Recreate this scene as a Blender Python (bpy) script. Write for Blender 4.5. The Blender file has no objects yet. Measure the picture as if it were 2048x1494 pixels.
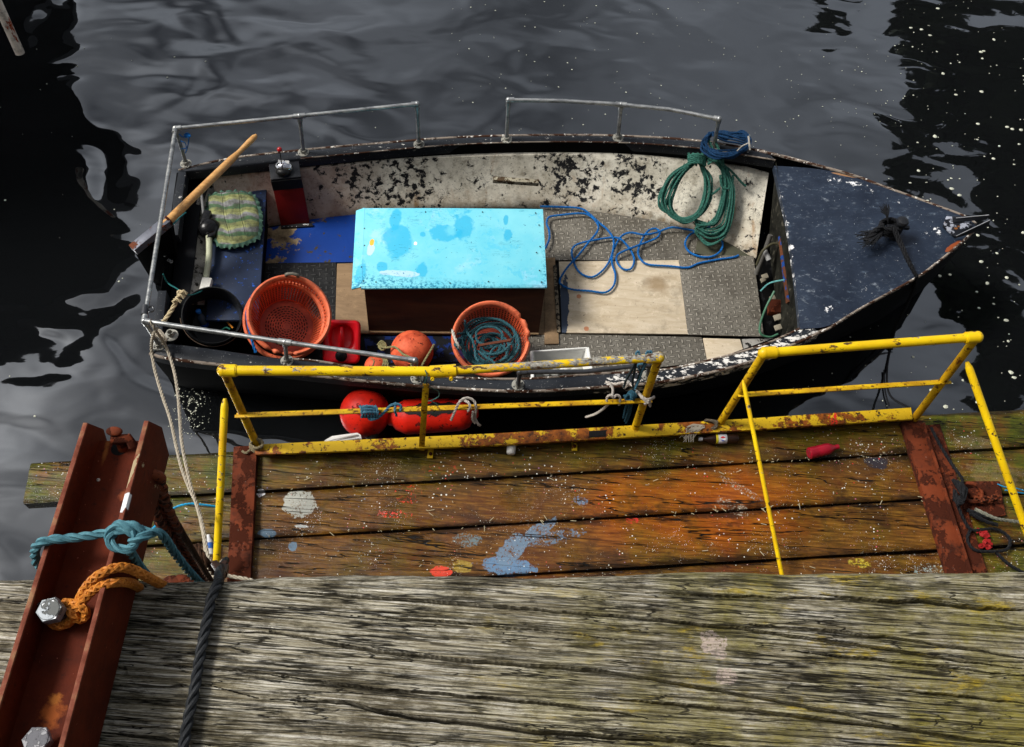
import bpy, bmesh, math, random
import numpy as np
from mathutils import Vector, Matrix
R = math.radians
rnd = random.Random(7)
SC = bpy.context.scene
COL = SC.collection

# ------------------------------------------------------------------ camera, sky, sun, exposure
CAM_H = 6.6
FOC, PHI, ROLL = 1900.0, R(29.5), R(-4.0)       # focal length in photo pixels, tilt away from straight down, roll
_c, _s, _cr, _sr = math.cos(PHI), math.sin(PHI), math.cos(ROLL), math.sin(ROLL)
cd = bpy.data.cameras.new('camera'); cam = bpy.data.objects.new('camera', cd); COL.objects.link(cam)
cd.sensor_width = 36; cd.lens = FOC/2048*36; cd.clip_end = 2000; cd.clip_start = 0.02
eu = Vector((_cr, -_sr*_c, -_sr*_s)); ev = Vector((_sr, _cr*_c, _cr*_s)); eb = eu.cross(ev)
M4 = Matrix((eu, ev, eb)).transposed().to_4x4(); M4.translation = Vector((0, 0, CAM_H)); cam.matrix_world = M4
SC.camera = cam
SC.view_settings.view_transform = 'Standard'; SC.view_settings.look = 'None'; SC.view_settings.gamma = 1
SC.view_settings.exposure = 0.85
SUN_EL, SUN_AZ = R(50), R(-84)                  # azimuth measured from +Y (away from the quay) towards +X
w = bpy.data.worlds.new('World'); SC.world = w; w.use_nodes = True
wn = w.node_tree.nodes; wl = w.node_tree.links
bg = wn['Background']
sky = wn.new('ShaderNodeTexSky'); sky.sky_type = 'NISHITA'; sky.sun_disc = False
sky.sun_elevation = SUN_EL; sky.sun_rotation = SUN_AZ; sky.dust_density = 3
hs = wn.new('ShaderNodeHueSaturation'); hs.inputs['Saturation'].default_value = 0.28
wl.new(sky.outputs[0], hs.inputs['Color'])
tc = wn.new('ShaderNodeTexCoord'); cn = wn.new('ShaderNodeTexNoise'); cn.inputs['Scale'].default_value = 4.2
cn.inputs['Detail'].default_value = 2; cn.inputs['Roughness'].default_value = 0.4; cn.inputs['Distortion'].default_value = 0.2
mpg = wn.new('ShaderNodeMapping'); mpg.inputs['Location'].default_value = (1.7, .6, 2.3); wl.new(tc.outputs['Generated'], mpg.inputs['Vector']); wl.new(mpg.outputs[0], cn.inputs['Vector'])
cr = wn.new('ShaderNodeValToRGB'); wl.new(cn.outputs[0], cr.inputs[0])
cr.color_ramp.elements[0].position = .32; cr.color_ramp.elements[0].color = (.20, .205, .22, 1)
cr.color_ramp.elements[1].position = .68; cr.color_ramp.elements[1].color = (1.42, 1.42, 1.42, 1)
mx = wn.new('ShaderNodeMix'); mx.data_type = 'RGBA'; mx.blend_type = 'MULTIPLY'; mx.inputs[0].default_value = 1
wl.new(hs.outputs[0], mx.inputs[6]); wl.new(cr.outputs[0], mx.inputs[7]); wl.new(mx.outputs[2], bg.inputs['Color'])
bg.inputs['Strength'].default_value = 0.092
sd = bpy.data.lights.new('sun', 'SUN'); sd.energy = 2.1; sd.angle = R(15); sd.color = (1, .96, .9)
so = bpy.data.objects.new('sun', sd); COL.objects.link(so)
sdir = Vector((math.sin(SUN_AZ)*math.cos(SUN_EL), math.cos(SUN_AZ)*math.cos(SUN_EL), math.sin(SUN_EL)))
so.rotation_euler = sdir.to_track_quat('Z', 'Y').to_euler(); so.location = (0, 0, 20)

# ------------------------------------------------------------------ helpers
def P(px, py, z):
    """the real point at height z that the photo shows at px, py"""
    u, v = px-1024, 747-py
    u, v = u*_cr+v*_sr, -u*_sr+v*_cr
    t = (CAM_H-z)/(FOC*_c-v*_s)
    return Vector((u*t, (FOC*_s+v*_c)*t, z))
def PP(pts, z): return [P(a, b, z) for a, b in pts]
def lin(c):
    if isinstance(c, str):
        c = [int(c[i:i+2], 16)/255 for i in (0, 2, 4)]
        c = [x/12.92 if x <= .04045 else ((x+.055)/1.055)**2.4 for x in c]
    return (c[0], c[1], c[2], 1)
def resample(pts, n=None, step=None, smooth=True):
    pts = [Vector(p) for p in pts]
    if smooth and len(pts) > 2:
        q = []
        e = [pts[0]*2-pts[1]]+pts+[pts[-1]*2-pts[-2]]
        for i in range(1, len(e)-2):
            a, b, c, d = e[i-1:i+3]
            for k in range(8):
                t = k/8
                q.append(.5*((2*b)+(c-a)*t+(2*a-5*b+4*c-d)*t*t+(3*b-a-3*c+d)*t**3))
        q.append(pts[-1]); pts = q
    L = [0]
    for a, b in zip(pts, pts[1:]): L.append(L[-1]+(b-a).length)
    T = L[-1]
    if n is None: n = max(2, int(T/step)+1)
    out = []; j = 0
    for i in range(n):
        s = T*i/(n-1)
        while j < len(L)-2 and L[j+1] < s: j += 1
        d = L[j+1]-L[j]
        out.append(pts[j].lerp(pts[j+1], (s-L[j])/d if d > 1e-9 else 0))
    return out
def frames(pts):
    fr = []; t0 = (pts[1]-pts[0]).normalized()
    n = t0.orthogonal().normalized()
    for i in range(len(pts)):
        t = (pts[min(i+1, len(pts)-1)]-pts[max(i-1, 0)])
        t = t.normalized() if t.length > 1e-9 else t0
        n = (n-t*n.dot(t))
        n = n.normalized() if n.length > 1e-6 else t.orthogonal().normalized()
        fr.append((t, n, t.cross(n))); t0 = t
    return fr
class MB:
    def __init__(s): s.v = []; s.f = []; s.uv = []; s.mi = []; s.cur = 0
    def face(s, idx, uv=None): s.f.append(tuple(idx)); s.uv.append(uv); s.mi.append(s.cur)
    def add(s, vs):
        b = len(s.v); s.v.extend([tuple(x) for x in vs]); return b
    def grid(s, rows, close=False, uvs=None):
        n = len(rows[0]); b = s.add([p for r in rows for p in r])
        for i in range(len(rows)-1):
            for j in range(n if close else n-1):
                k = (j+1) % n
                q = (b+i*n+j, b+i*n+k, b+(i+1)*n+k, b+(i+1)*n+j)
                uv = None
                if uvs: uv = (uvs(i, j), uvs(i, j+1), uvs(i+1, j+1), uvs(i+1, j))
                s.face(q, uv)
        return b
    def tube(s, pts, r, seg=10, smooth=False, cap=True, step=None):
        if smooth: pts = resample(pts, step=step or .02)
        pts = [Vector(p) for p in pts]; fr = frames(pts); rows = []
        for i, (p, (t, n, b)) in enumerate(zip(pts, fr)):
            rr = r[i] if isinstance(r, (list, tuple)) else r
            rows.append([p+n*math.cos(2*math.pi*k/seg)*rr+b*math.sin(2*math.pi*k/seg)*rr for k in range(seg)])
        b = s.grid(rows, close=True)
        if cap:
            s.face([b+k for k in range(seg)][::-1]); e = b+(len(rows)-1)*seg; s.face([e+k for k in range(seg)])
        return s
    def rope(s, pts, r, pitch=None, strands=3, smooth=True, seg=6, step=None):
        pitch = pitch or r*8.5
        pts = resample(pts, step=step or max(r*.9, .004), smooth=smooth); fr = frames(pts)
        L = 0; rows = [[] for _ in range(strands)]
        for i, (p, (t, n, b)) in enumerate(zip(pts, fr)):
            if i: L += (p-pts[i-1]).length
            for k in range(strands):
                a = 2*math.pi*(L/pitch+k/strands)
                c = p+(n*math.cos(a)+b*math.sin(a))*r*.56
                rows[k].append(c)
        for k in range(strands): s.tube(rows[k], r*.50, seg=seg)
        return s
    def lathe(s, o, axis, prof, seg=32, uv=False, squash=None):
        axis = Vector(axis).normalized(); n = axis.orthogonal().normalized()
        if abs(axis.z) > .3: n = (Vector((1, 0, 0))-axis*axis.x).normalized()
        b = axis.cross(n); o = Vector(o)
        rows = [[o+axis*h+(n*math.cos(2*math.pi*k/seg)+b*math.sin(2*math.pi*k/seg))*max(r, 1e-4) for k in range(seg)] for r, h in prof]
        m = len(prof)-1
        s.grid(rows, close=True, uvs=(lambda i, j: (j/seg, i/m)) if uv else None)
        return s
    def box(s, c, x, y, z):
        """centre and three half-axis vectors"""
        c, x, y, z = Vector(c), Vector(x), Vector(y), Vector(z)
        b = s.add([c-x-y-z, c+x-y-z, c+x+y-z, c-x+y-z, c-x-y+z, c+x-y+z, c+x+y+z, c-x+y+z])
        for q in ((3, 2, 1, 0), (4, 5, 6, 7), (0, 1, 5, 4), (1, 2, 6, 5), (2, 3, 7, 6), (3, 0, 4, 7)): s.face([b+i for i in q])
        return s
    def slab(s, top, t, dirn=(0, 0, -1)):
        """polygon extruded by t along dirn"""
        d = Vector(dirn)*t; n = len(top); b = s.add(top); s.add([Vector(p)+d for p in top])
        s.face([b+i for i in range(n)]); s.face([b+n+i for i in range(n)][::-1])
        for i in range(n):
            j = (i+1) % n; s.face((b+j, b+i, b+n+i, b+n+j))
        return s
    def ball(s, c, r, seg=20, rings=12, ax=((1, 0, 0), (0, 1, 0), (0, 0, 1))):
        c = Vector(c); X, Y, Z = [Vector(a) for a in ax]; r = (r, r, r) if not isinstance(r, (tuple, list)) else r
        rows = []
        for i in range(rings+1):
            t = math.pi*i/rings; st = max(math.sin(t), 1e-3)
            rows.append([c+X*(r[0]*st*math.cos(2*math.pi*k/seg))+Y*(r[1]*st*math.sin(2*math.pi*k/seg))+Z*(-r[2]*math.cos(t)) for k in range(seg)])
        s.grid(rows, close=True); return s
WO = {}
def tag(o, label=None, cat=None, group=None, kind=None):
    if label: o['label'] = label
    if cat: o['category'] = cat
    if group: o['group'] = group
    if kind: o['kind'] = kind
    return o
def thing(name, label, cat, loc, group=None):
    o = bpy.data.objects.new(name, None); COL.objects.link(o); o.location = loc; WO[o.name] = Vector(loc); o.empty_display_size = .1
    return tag(o, label, cat, group)
def obj(name, mb, mat, parent=None, smooth=40, bevel=0, label=None, cat=None, group=None, kind=None, sub=0):
    V = [Vector(v) for v in mb.v]
    lo = [min(v[i] for v in V) for i in range(3)]; hi = [max(v[i] for v in V) for i in range(3)]
    o0 = Vector(((lo[0]+hi[0])/2, (lo[1]+hi[1])/2, lo[2]))
    me = bpy.data.meshes.new(name); me.from_pydata([v-o0 for v in V], [], mb.f)
    if any(u for u in mb.uv):
        ul = me.uv_layers.new(name='UVMap'); k = 0; arr = []
        for f, u in zip(mb.f, mb.uv):
            for i in range(len(f)): arr += list(u[i]) if u else [0, 0]
        ul.data.foreach_set('uv', arr)
    mats = mat if isinstance(mat, (list, tuple)) else [mat]
    for m in mats: me.materials.append(m)
    if len(mats) > 1: me.polygons.foreach_set('material_index', mb.mi)
    me.validate()
    bm = bmesh.new(); bm.from_mesh(me)
    bmesh.ops.recalc_face_normals(bm, faces=bm.faces)
    if bevel:
        es = [e for e in bm.edges if len(e.link_faces) == 2 and e.calc_face_angle(0) > R(35)]
        bmesh.ops.bevel(bm, geom=es, offset=bevel, segments=2, affect='EDGES', profile=.6)
    bm.to_mesh(me); bm.free()
    if smooth:
        me.shade_smooth(); me.set_sharp_from_angle(angle=R(smooth))
    o = bpy.data.objects.new(name, me); COL.objects.link(o); WO[o.name] = o0
    if sub:
        m = o.modifiers.new('Subdivision', 'SUBSURF'); m.levels = m.render_levels = sub
    if parent is not None: o.parent = parent; o.location = o0-WO[parent.name]
    else: o.location = o0
    return tag(o, label, cat, group, kind)
# numpy value noise
_ng = np.random.RandomState(3).rand(256, 256)
def vn(x, y):
    xi = np.floor(x).astype(int); yi = np.floor(y).astype(int); fx = x-xi; fy = y-yi
    fx = fx*fx*(3-2*fx); fy = fy*fy*(3-2*fy); g = lambda a, b: _ng[a % 256, b % 256]
    return (g(xi, yi)*(1-fx)+g(xi+1, yi)*fx)*(1-fy)+(g(xi, yi+1)*(1-fx)+g(xi+1, yi+1)*fx)*fy
def fbm(x, y, o=4):
    r = 0; a = .5
    for i in range(o): r = r+a*vn(x*2**i+17*i, y*2**i+31*i); a *= .5
    return r

# ------------------------------------------------------------------ material language
class G:
    def __init__(s, name):
        s.mat = bpy.data.materials.new(name); s.mat.use_nodes = True; s.nt = s.mat.node_tree
        s.bs = s.nt.nodes['Principled BSDF']; s.out = s.nt.nodes['Material Output']
        s._pos = None
    def put(s, inp, val):
        if val is None: return
        if hasattr(val, 'is_output') or isinstance(val, bpy.types.NodeSocket): s.nt.links.new(val, inp)
        elif isinstance(val, str): inp.default_value = lin(val)
        else:
            if inp.type == 'RGBA' and not isinstance(val, (int, float)): val = lin(val)
            inp.default_value = val
    def node(s, t, ins=None, **pr):
        n = s.nt.nodes.new('ShaderNode'+t)
        for k, v in pr.items(): setattr(n, k, v)
        for k, v in (ins or {}).items(): s.put(n.inputs[k], v)
        return n
    def pos(s):
        if s._pos is None: s._pos = s.node('NewGeometry').outputs['Position']
        return s._pos
    def obj(s): return s.node('TexCoord').outputs['Object']
    def map(s, vec=None, loc=(0, 0, 0), rot=(0, 0, 0), sc=(1, 1, 1), t='POINT'):
        return s.node('Mapping', {'Vector': vec or s.pos(), 'Location': loc, 'Rotation': rot, 'Scale': sc}, vector_type=t).outputs[0]
    def noise(s, scale=5, detail=4, rough=.55, dist=0, vec=None):
        return s.node('TexNoise', {'Vector': vec or s.pos(), 'Scale': scale, 'Detail': detail, 'Roughness': rough, 'Distortion': dist}).outputs[0]
    def vor(s, scale=5, vec=None, feature='F1', rand=1):
        return s.node('TexVoronoi', {'Vector': vec or s.pos(), 'Scale': scale, 'Randomness': rand}, feature=feature)
    def m(s, op, a, b=None, c=None, clamp=False):
        n = s.nt.nodes.new('ShaderNodeMath'); n.operation = op; n.use_clamp = clamp
        s.put(n.inputs[0], a)
        if b is not None: s.put(n.inputs[1], b)
        if c is not None: s.put(n.inputs[2], c)
        return n.outputs[0]
    def step(s, x, lo, hi):
        return s.node('MapRange', {'Value': x, 'From Min': lo, 'From Max': hi, 'To Min': 0, 'To Max': 1}).outputs[0]
    def ramp(s, f, stops):
        n = s.node('ValToRGB', {'Fac': f}); e = n.color_ramp.elements
        while len(e) < len(stops): e.new(.5)
        for q, (p, c) in zip(e, stops): q.position = p; q.color = lin(c)
        return n.outputs[0]
    def mix(s, f, a, b, mode='MIX'):
        n = s.node('Mix', data_type='RGBA', blend_type=mode)
        s.put(n.inputs[0], f); s.put(n.inputs[6], a); s.put(n.inputs[7], b); return n.outputs[2]
    def blob(s, c, rx, ry, rot=0, amp=.5, ns=12, soft=.06):
        v = s.map(loc=tuple(c), rot=(0, 0, rot), sc=(rx, ry, 10), t='TEXTURE')
        d = s.node('VectorMath', {0: v}, operation='LENGTH').outputs['Value']
        n = s.noise(ns, 5, .65)
        d = s.m('ADD', d, s.m('MULTIPLY', s.m('SUBTRACT', n, .5), amp*2))
        return s.step(d, 1, 1-soft)
    def bump(s, h, dist=.005, strength=1, normal=None):
        return s.node('Bump', {'Height': h, 'Distance': dist, 'Strength': strength, 'Normal': normal}).outputs[0]
    def done(s, col, rough=.6, metal=0, normal=None, spec=.5, coat=0, alpha=None):
        b = s.bs; s.put(b.inputs['Base Color'], col); s.put(b.inputs['Roughness'], rough); s.put(b.inputs['Metallic'], metal)
        s.put(b.inputs['Normal'], normal); s.put(b.inputs['Specular IOR Level'], spec)
        if coat: s.put(b.inputs['Coat Weight'], coat)
        if alpha is not None: s.put(b.inputs['Alpha'], alpha)
        return s.mat
def paint(name, base, under, thr=.62, scale=14, rough=.5, dark=.55, dirt=None, dthr=.55, specks=None, spthr=.72, spscale=60, bump=.0015, var=3, metal=0, stretch=None, coord=None, soft=.02, spec=.2):
    g = G(name); vec = g.map(vec=coord and g.obj(), sc=stretch) if stretch else (g.obj() if coord else None)
    n = g.noise(scale, 9, .68, vec=vec)
    big = g.noise(var, 5, .6, vec=vec)
    c = g.mix(g.step(big, .35, .7), base, tuple(x*dark for x in lin(base)[:3]))
    if dirt:
        c = g.mix(g.m('MULTIPLY', g.step(g.noise(var*2.3, 8, .7), dthr, dthr+.15), .85), c, dirt)
    ch = g.step(n, thr, thr+soft)
    c = g.mix(ch, c, under)
    if specks: c = g.mix(g.step(g.noise(spscale, 3, .5), spthr, spthr+.03), c, specks)
    h = g.m('SUBTRACT', g.m('MULTIPLY', g.noise(scale*6, 4, .6), .3), ch)
    return g.done(c, g.m('ADD', rough, g.m('MULTIPLY', ch, .25)), metal, g.bump(h, bump), spec)
def plain(name, col, rough=.5, metal=0, var=.35, scale=12, bump=.001, coat=0, spec=.3):
    g = G(name); n = g.noise(scale, 6, .6)
    c = g.mix(g.step(n, .3, .75), col, tuple(x*(1-var) for x in lin(col)[:3]))
    return g.done(c, rough, metal, g.bump(g.noise(scale*5, 4, .6), bump), spec, coat)
def ropemat(name, col, col2=None, rough=.75):
    g = G(name); n = g.noise(60, 5, .7)
    c = g.mix(g.step(n, .3, .7), col, col2 or tuple(x*.45 for x in lin(col)[:3]))
    fib = g.noise(500, 2, .5)
    return g.done(c, rough, 0, g.bump(fib, .0008), .12)

def objs(name, mbs, mat, parent=None, **k):
    return [obj(name, m_, mat, parent, **k) for m_ in mbs]

# ================================================================== SETTING: water
g = G('harbour_water')
p = g.map(sc=(.75, 1.25, 1), rot=(0, 0, R(12)))
n1 = g.noise(1.35, 1.0, .35, .7, p); n2 = g.noise(2.9, 1.0, .35, .5, p); n3 = g.noise(11, 2, .4, .3, g.map(sc=(.8, 1.3, 1)))
calm = g.node('SeparateXYZ', {0: g.pos()})
cf = g.step(calm.outputs[0], 1.2, -2.5)          # livelier water towards the stern side
h = g.m('ADD', g.m('MULTIPLY', n1, g.m('ADD', .50, g.m('MULTIPLY', cf, .55))), g.m('MULTIPLY', n2, g.m('ADD', .15, g.m('MULTIPLY', cf, -.02))))
h = g.m('ADD', h, g.m('MULTIPLY', n3, .0035))
nb = g.bump(h, .040, 1)
dif = g.node('BsdfDiffuse', {'Color': (.004, .0045, .005)})
gl = g.node('BsdfGlossy', {'Color': (.93, .97, 1.0), 'Roughness': .025, 'Normal': nb})
fr = g.node('Fresnel', {'IOR': 2.35, 'Normal': nb})
ms = g.node('MixShader', {0: fr.outputs[0], 1: dif.outputs[0], 2: gl.outputs[0]})
g.nt.links.new(ms.outputs[0], g.out.inputs['Surface'])
MW = g.mat
mb = MB(); mb.grid([[Vector((x, y, 0)) for x in (-400, -8, 8, 400)] for y in (-60, -2, 14, 700)])
obj('water', mb, MW, smooth=0, kind='structure')

# foam flecks floating on the water (uncountable)
mb = MB()
def fleck(px, py, r, z=.004):
    c = P(px, py, z); n = 7; ph = rnd.random()*6; a = rnd.uniform(.6, 1)
    b = mb.add([c+Vector((0, 0, r*.35))]); rr = [r*rnd.uniform(.75, 1.15) for _ in range(n)]
    mb.add([c+Vector((math.cos(2*math.pi*k/n+ph)*rr[k], math.sin(2*math.pi*k/n+ph)*rr[k]*a, 0)) for k in range(n)])
    for k in range(n): mb.face((b, b+1+k, b+1+(k+1) % n))
for i in range(330):
    x = 2080-abs(rnd.gauss(0, 1))*330; y = rnd.uniform(-20, 820)
    if y > 300+max(0, (2000-x))*.55 and x < 1880 and y < 620: pass
    fleck(x, y, rnd.choice([.004, .005, .006, .007, .009, .013, .018, .022] if x > 1820 else [.003, .004, .004, .005, .007]))
for i in range(190):
    fleck(rnd.uniform(900, 1950), rnd.uniform(0, 300), rnd.choice([.003, .003, .004, .005, .008]))
for i in range(60):
    fleck(rnd.uniform(0, 800), rnd.uniform(0, 900), rnd.choice([.003, .004, .006, .010]))
for i in range(190):                      # froth by the stern corner
    a = rnd.uniform(0, 6.28); q = rnd.choice([.35, .7, 1.0, 1.4])+rnd.gauss(0, .06); fleck(385+math.cos(a)*26*q, 812+math.sin(a)*42*q, rnd.choice([.002, .003, .003, .004, .007]))
mfoam = plain('foam_white', 'c9cbb8', .6)
obj('foam_flecks', mb, mfoam, smooth=0, kind='stuff', label='white foam flecks drifting on the dark harbour water', cat='foam')

# ================================================================== quay: stone wall, coping timber, quay deck
QZ = 4.83                                    # top of the coping timber
A0, A1 = P(-900, 1173, QZ), P(3000, 1150, QZ)
ux = (A1-A0).normalized(); uy = Vector((-ux.y, ux.x, 0))
mid = P(1024, 1167, QZ)                       # front edge of the timber's top
def T(x, y, z): return mid+ux*x+uy*y+Vector((0, 0, z-QZ))
g = G('quay_stone')
br = g.node('TexBrick', {'Vector': g.map(rot=(R(90), 0, 0)), 'Color1': (.16, .15, .13), 'Color2': (.11, .10, .09), 'Mortar': (.03, .03, .03), 'Scale': 1.0, 'Brick Width': .9, 'Row Height': .4, 'Mortar Size': .02})
c = g.mix(g.step(g.noise(3, 8, .7), .45, .6), br.outputs[0], (.03, .045, .02))
MST = g.done(c, .85, 0, g.bump(g.noise(9, 6, .7), .02))
mb = MB(); mb.box(T(0, -.75, 2.0), ux*14, uy*.45, Vector((0, 0, 2.55)))
obj('quay_wall', mb, MST, bevel=.03, kind='structure')
mb = MB(); mb.box(T(0, -8.6, 2.3), ux*14, uy*7.38, Vector((0, 0, 2.45)))
obj('quay_pavement', mb, plain('quay_concrete', (.13, .125, .115), .9, scale=4, bump=.004), bevel=.02, kind='structure')

# coping timber, carved grain and splits
g = G('weathered_timber')
ang = math.atan2(ux.y, ux.x)
pv = g.map(rot=(0, 0, -ang+R(5.5)), sc=(.62, 40, 40))
wob = g.noise(1.6, 2, .4)
pw = g.node('VectorMath', {0: pv, 1: g.node('CombineXYZ', {1: g.m('MULTIPLY', wob, .9)}).outputs[0]}, operation='ADD').outputs[0]
fine = g.noise(7, 8, .70, .05, pw); mid_ = g.noise(1.6, 6, .6, .2, pw); patch = g.noise(5, 7, .7, .4); patch2 = g.noise(13, 6, .72)
c = g.ramp(fine, [(.28, (.030, .022, .012)), (.40, (.17, .14, .085)), (.50, (.42, .38, .275)), (.62, (.80, .76, .66))])
c = g.mix(g.m('MULTIPLY', g.step(g.noise(8, 9, .75, .3, g.map(rot=(0, 0, -ang+R(6)), sc=(.7, 1.8, 1))), .50, .60), .78), c, g.ramp(fine, [(.3, (.010, .008, .004)), (.7, (.15, .12, .065))]))
c = g.mix(g.m('MULTIPLY', g.step(mid_, .62, .70), .6), c, (.03, .026, .016))
sx = g.node('SeparateXYZ', {0: g.pos()})
right = g.step(g.m('ADD', sx.outputs[0], g.m('MULTIPLY', patch, .9)), .35, .95)
moss = g.m('MULTIPLY', g.step(g.noise(4, 8, .72), .40, .56), g.m('ADD', .06, g.m('MULTIPLY', right, .86), clamp=True))
c = g.mix(moss, c, g.ramp(fine, [(.36, (.026, .024, .003)), (.60, (.34, .29, .045))]))
lich = g.m('MULTIPLY', g.step(g.noise(6, 8, .78, .2, g.map(sc=(1, 3.4, 3))), .55, .62), g.m('ADD', .05, right, clamp=True))
c = g.mix(g.m('MULTIPLY', lich, .85), c, (.50, .36, .02))
for q in ((1428, 1285, .026), (1452, 1352, .020), (1440, 1310, .012)):
    bl = g.blob(P(q[0], q[1], QZ), q[2], q[2]*.8, amp=.7, ns=60)
    c = g.mix(g.m('MULTIPLY', bl, g.step(g.noise(200, 3), .35, .5)), c, (.62, .50, .43))
crk = g.m('ABSOLUTE', g.m('SUBTRACT', g.noise(2.6, 5, .55, .5, g.map(rot=(0, 0, -ang+R(6)), sc=(.55, 7, 7))), .5))
c = g.mix(g.step(crk, .0045, .001), c, (.008, .006, .004))
crk2 = g.m('ABSOLUTE', g.m('SUBTRACT', g.noise(9, 4, .6, 1.0, g.map(sc=(1.6, .8, 1))), .5))
vf = g.noise(20, 6, .72, 0, pw); c = g.mix(g.m('MULTIPLY', g.step(vf, .54, .62), .45), c, (.020, .016, .010)); c = g.mix(g.m('MULTIPLY', g.step(vf, .43, .36), .5), c, (.62, .60, .56))
mot = g.noise(22, 9, .8, .3, g.map(rot=(0, 0, -ang+R(5.5)), sc=(.7, 1.6, 1)))
c = g.mix(g.m('MULTIPLY', g.step(mot, .50, .60), .60), c, (.055, .045, .022))
c = g.mix(g.m('MULTIPLY', g.m('MULTIPLY', right, .35), g.step(mot, .56, .40)), c, (.22, .19, .09))
lA = g.m('ABSOLUTE', g.m('SUBTRACT', g.noise(5, 4, .6, .25, g.map(rot=(0, 0, -ang+R(5.5)), sc=(.42, 12, 12))), .5))
lB = g.m('ABSOLUTE', g.m('SUBTRACT', g.noise(13, 4, .6, .2, g.map(rot=(0, 0, -ang+R(5.0)), sc=(.5, 14, 14))), .5))
gate = g.step(g.noise(3.5, 5, .7), .38, .58)
c = g.mix(g.m('MULTIPLY', g.step(lB, .026, .010), .5), c, (.018, .014, .008))
c = g.mix(g.m('MULTIPLY', g.step(lA, .022, .007), g.m('ADD', .35, g.m('MULTIPLY', gate, .6), clamp=True)), c, (.008, .006, .003))
hh = g.m('ADD', g.m('MULTIPLY', fine, .7), g.m('MULTIPLY', mid_, .5))
hh = g.m('SUBTRACT', hh, g.m('MULTIPLY', g.step(lA, .03, .005), .8))
hh = g.m('SUBTRACT', g.m('SUBTRACT', hh, g.m('MULTIPLY', vf, .5)), g.m('MULTIPLY', g.step(crk, .006, .001), .9))
MT = g.done(c, .88, 0, g.bump(hh, .006), .15)
mb = MB()
xs = np.concatenate([np.linspace(-1.9, -1.0, 20), np.linspace(-.98, 1.25, 820), np.linspace(1.3, 2.3, 20)])
prof = np.concatenate([np.linspace(0, .14, 26), .14+.86*np.linspace(0, .42, 360)[1:]/.62, [.78, .85, .92, 1]])
CR = []          # splits: (px,py) polylines on the top, half width, depth
def split(pts, w_, d_):
    q = [(P(a, b, QZ)-mid) for a, b in pts]; CR.append(([v.dot(ux) for v in q], [v.dot(uy) for v in q], w_, d_))
split([(540, 1176), (700, 1192), (880, 1205), (1100, 1222), (1300, 1238), (1460, 1255), (1700, 1288), (2048, 1338)], .0030, .016)
split([(540, 1262), (640, 1285), (800, 1308), (960, 1324), (1180, 1340), (1300, 1358), (1520, 1396), (1800, 1450)], .0032, .018)
split([(560, 1352), (760, 1378), (980, 1396), (1160, 1415), (1300, 1438)], .0026, .014)
split([(540, 1396), (700, 1406), (790, 1430), (960, 1450), (1100, 1466), (1300, 1478), (1460, 1492)], .0038, .022)
split([(1190, 1396), (1320, 1405), (1480, 1420), (1640, 1437), (1900, 1470), (2100, 1496)], .003, .016)
split([(420, 1258), (560, 1267), (700, 1290)], .002, .01)
split([(420, 1370), (520, 1396)], .0022, .01)
split([(190, 1462), (300, 1475), (420, 1490)], .0032, .014)
split([(1500, 1248), (1660, 1262), (1800, 1279), (1960, 1300), (2100, 1325)], .0028, .014)
split([(1640, 1190), (1800, 1204), (1840, 1200), (1960, 1216), (2100, 1222)], .0045, .022)
split([(1290, 1184), (1480, 1193), (1640, 1196), (1830, 1206)], .0022, .009)
split([(1560, 1300), (1760, 1320), (2048, 1352)], .0024, .012)
split([(1700, 1370), (1900, 1390), (2100, 1412)], .0024, .012)
split([(700, 1230), (900, 1244), (1100, 1262), (1250, 1282)], .0016, .007)
split([(330, 1330), (480, 1342), (640, 1362)], .0014, .006)
WD = .62; rows = []
SIL = [(P(a_, b_+6, QZ)-mid) for a_, b_ in ((-60, 1170), (0, 1170), (215, 1167), (300, 1174), (450, 1174), (560, 1162), (700, 1158), (900, 1161), (1100, 1166), (1250, 1161), (1400, 1153), (1600, 1156), (1900, 1153), (2048, 1152), (2200, 1155))]
SX = [v.dot(ux) for v in SIL]; SY = [v.dot(uy) for v in SIL]
for t in prof:
    # t 0 -> .12 front face and rounded edge, the rest the top going back to the quay
    if t < .14:
        a = t/.14; ang2 = a*math.pi/2; y0 = -.045*(1-math.sin(ang2))+.018*math.sin(ang2) if False else None
        fy = .035*(1-(math.sin(ang2))) ; yy = .030*math.cos(ang2)-.0; zz = -.05*(1-math.sin(ang2))
        Y = np.full_like(xs, yy); Z = np.full_like(xs, zz)
    else:
        Y = np.full_like(xs, -(t-.14)/.86*WD); Z = np.zeros_like(xs)
    # wavy front outline
    f = max(0, 1-abs(Y[0])/.12) if Y[0] < 0 else 1
    Y = Y+f*(np.interp(xs, SX, SY)+(fbm(xs*9+40, xs*0+3, 3)-.45)*.008)
    gx = xs*2.2; gy = (Y+xs*.085)*60+fbm(xs*1.2, Y*4, 2)*2.2
    d = (fbm(gx*.7, gy, 4)-.47)*.0034+(fbm(xs*6, Y*14+9, 3)-.45)*.006-(np.clip(vn(gx*.5+9, gy*.25)-.72, 0, 1))*.016+(fbm(xs*7, gy*4.5+fbm(xs*3, Y*20, 2)*.8, 2)-.37)*.0020
    for cx, cy, w_, dp in CR:
        yc = np.interp(xs, cx, cy, left=99, right=99)+(fbm(xs*24, xs*0+w_*9999, 3)-.45)*.006
        e = np.minimum(np.abs(xs-cx[0]), np.abs(cx[-1]-xs)); ww = w_*np.clip(e*7, .15, 1)
        d = d-dp*3.0*np.exp(-((Y-yc)/(ww*.85))**6)
    Z = Z+d-np.where(Y > -.05, (Y+.05)**2*2.2, 0)
    rows.append([T(float(a), float(b), QZ+float(c_)) for a, b, c_ in zip(xs, Y, Z)])
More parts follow.
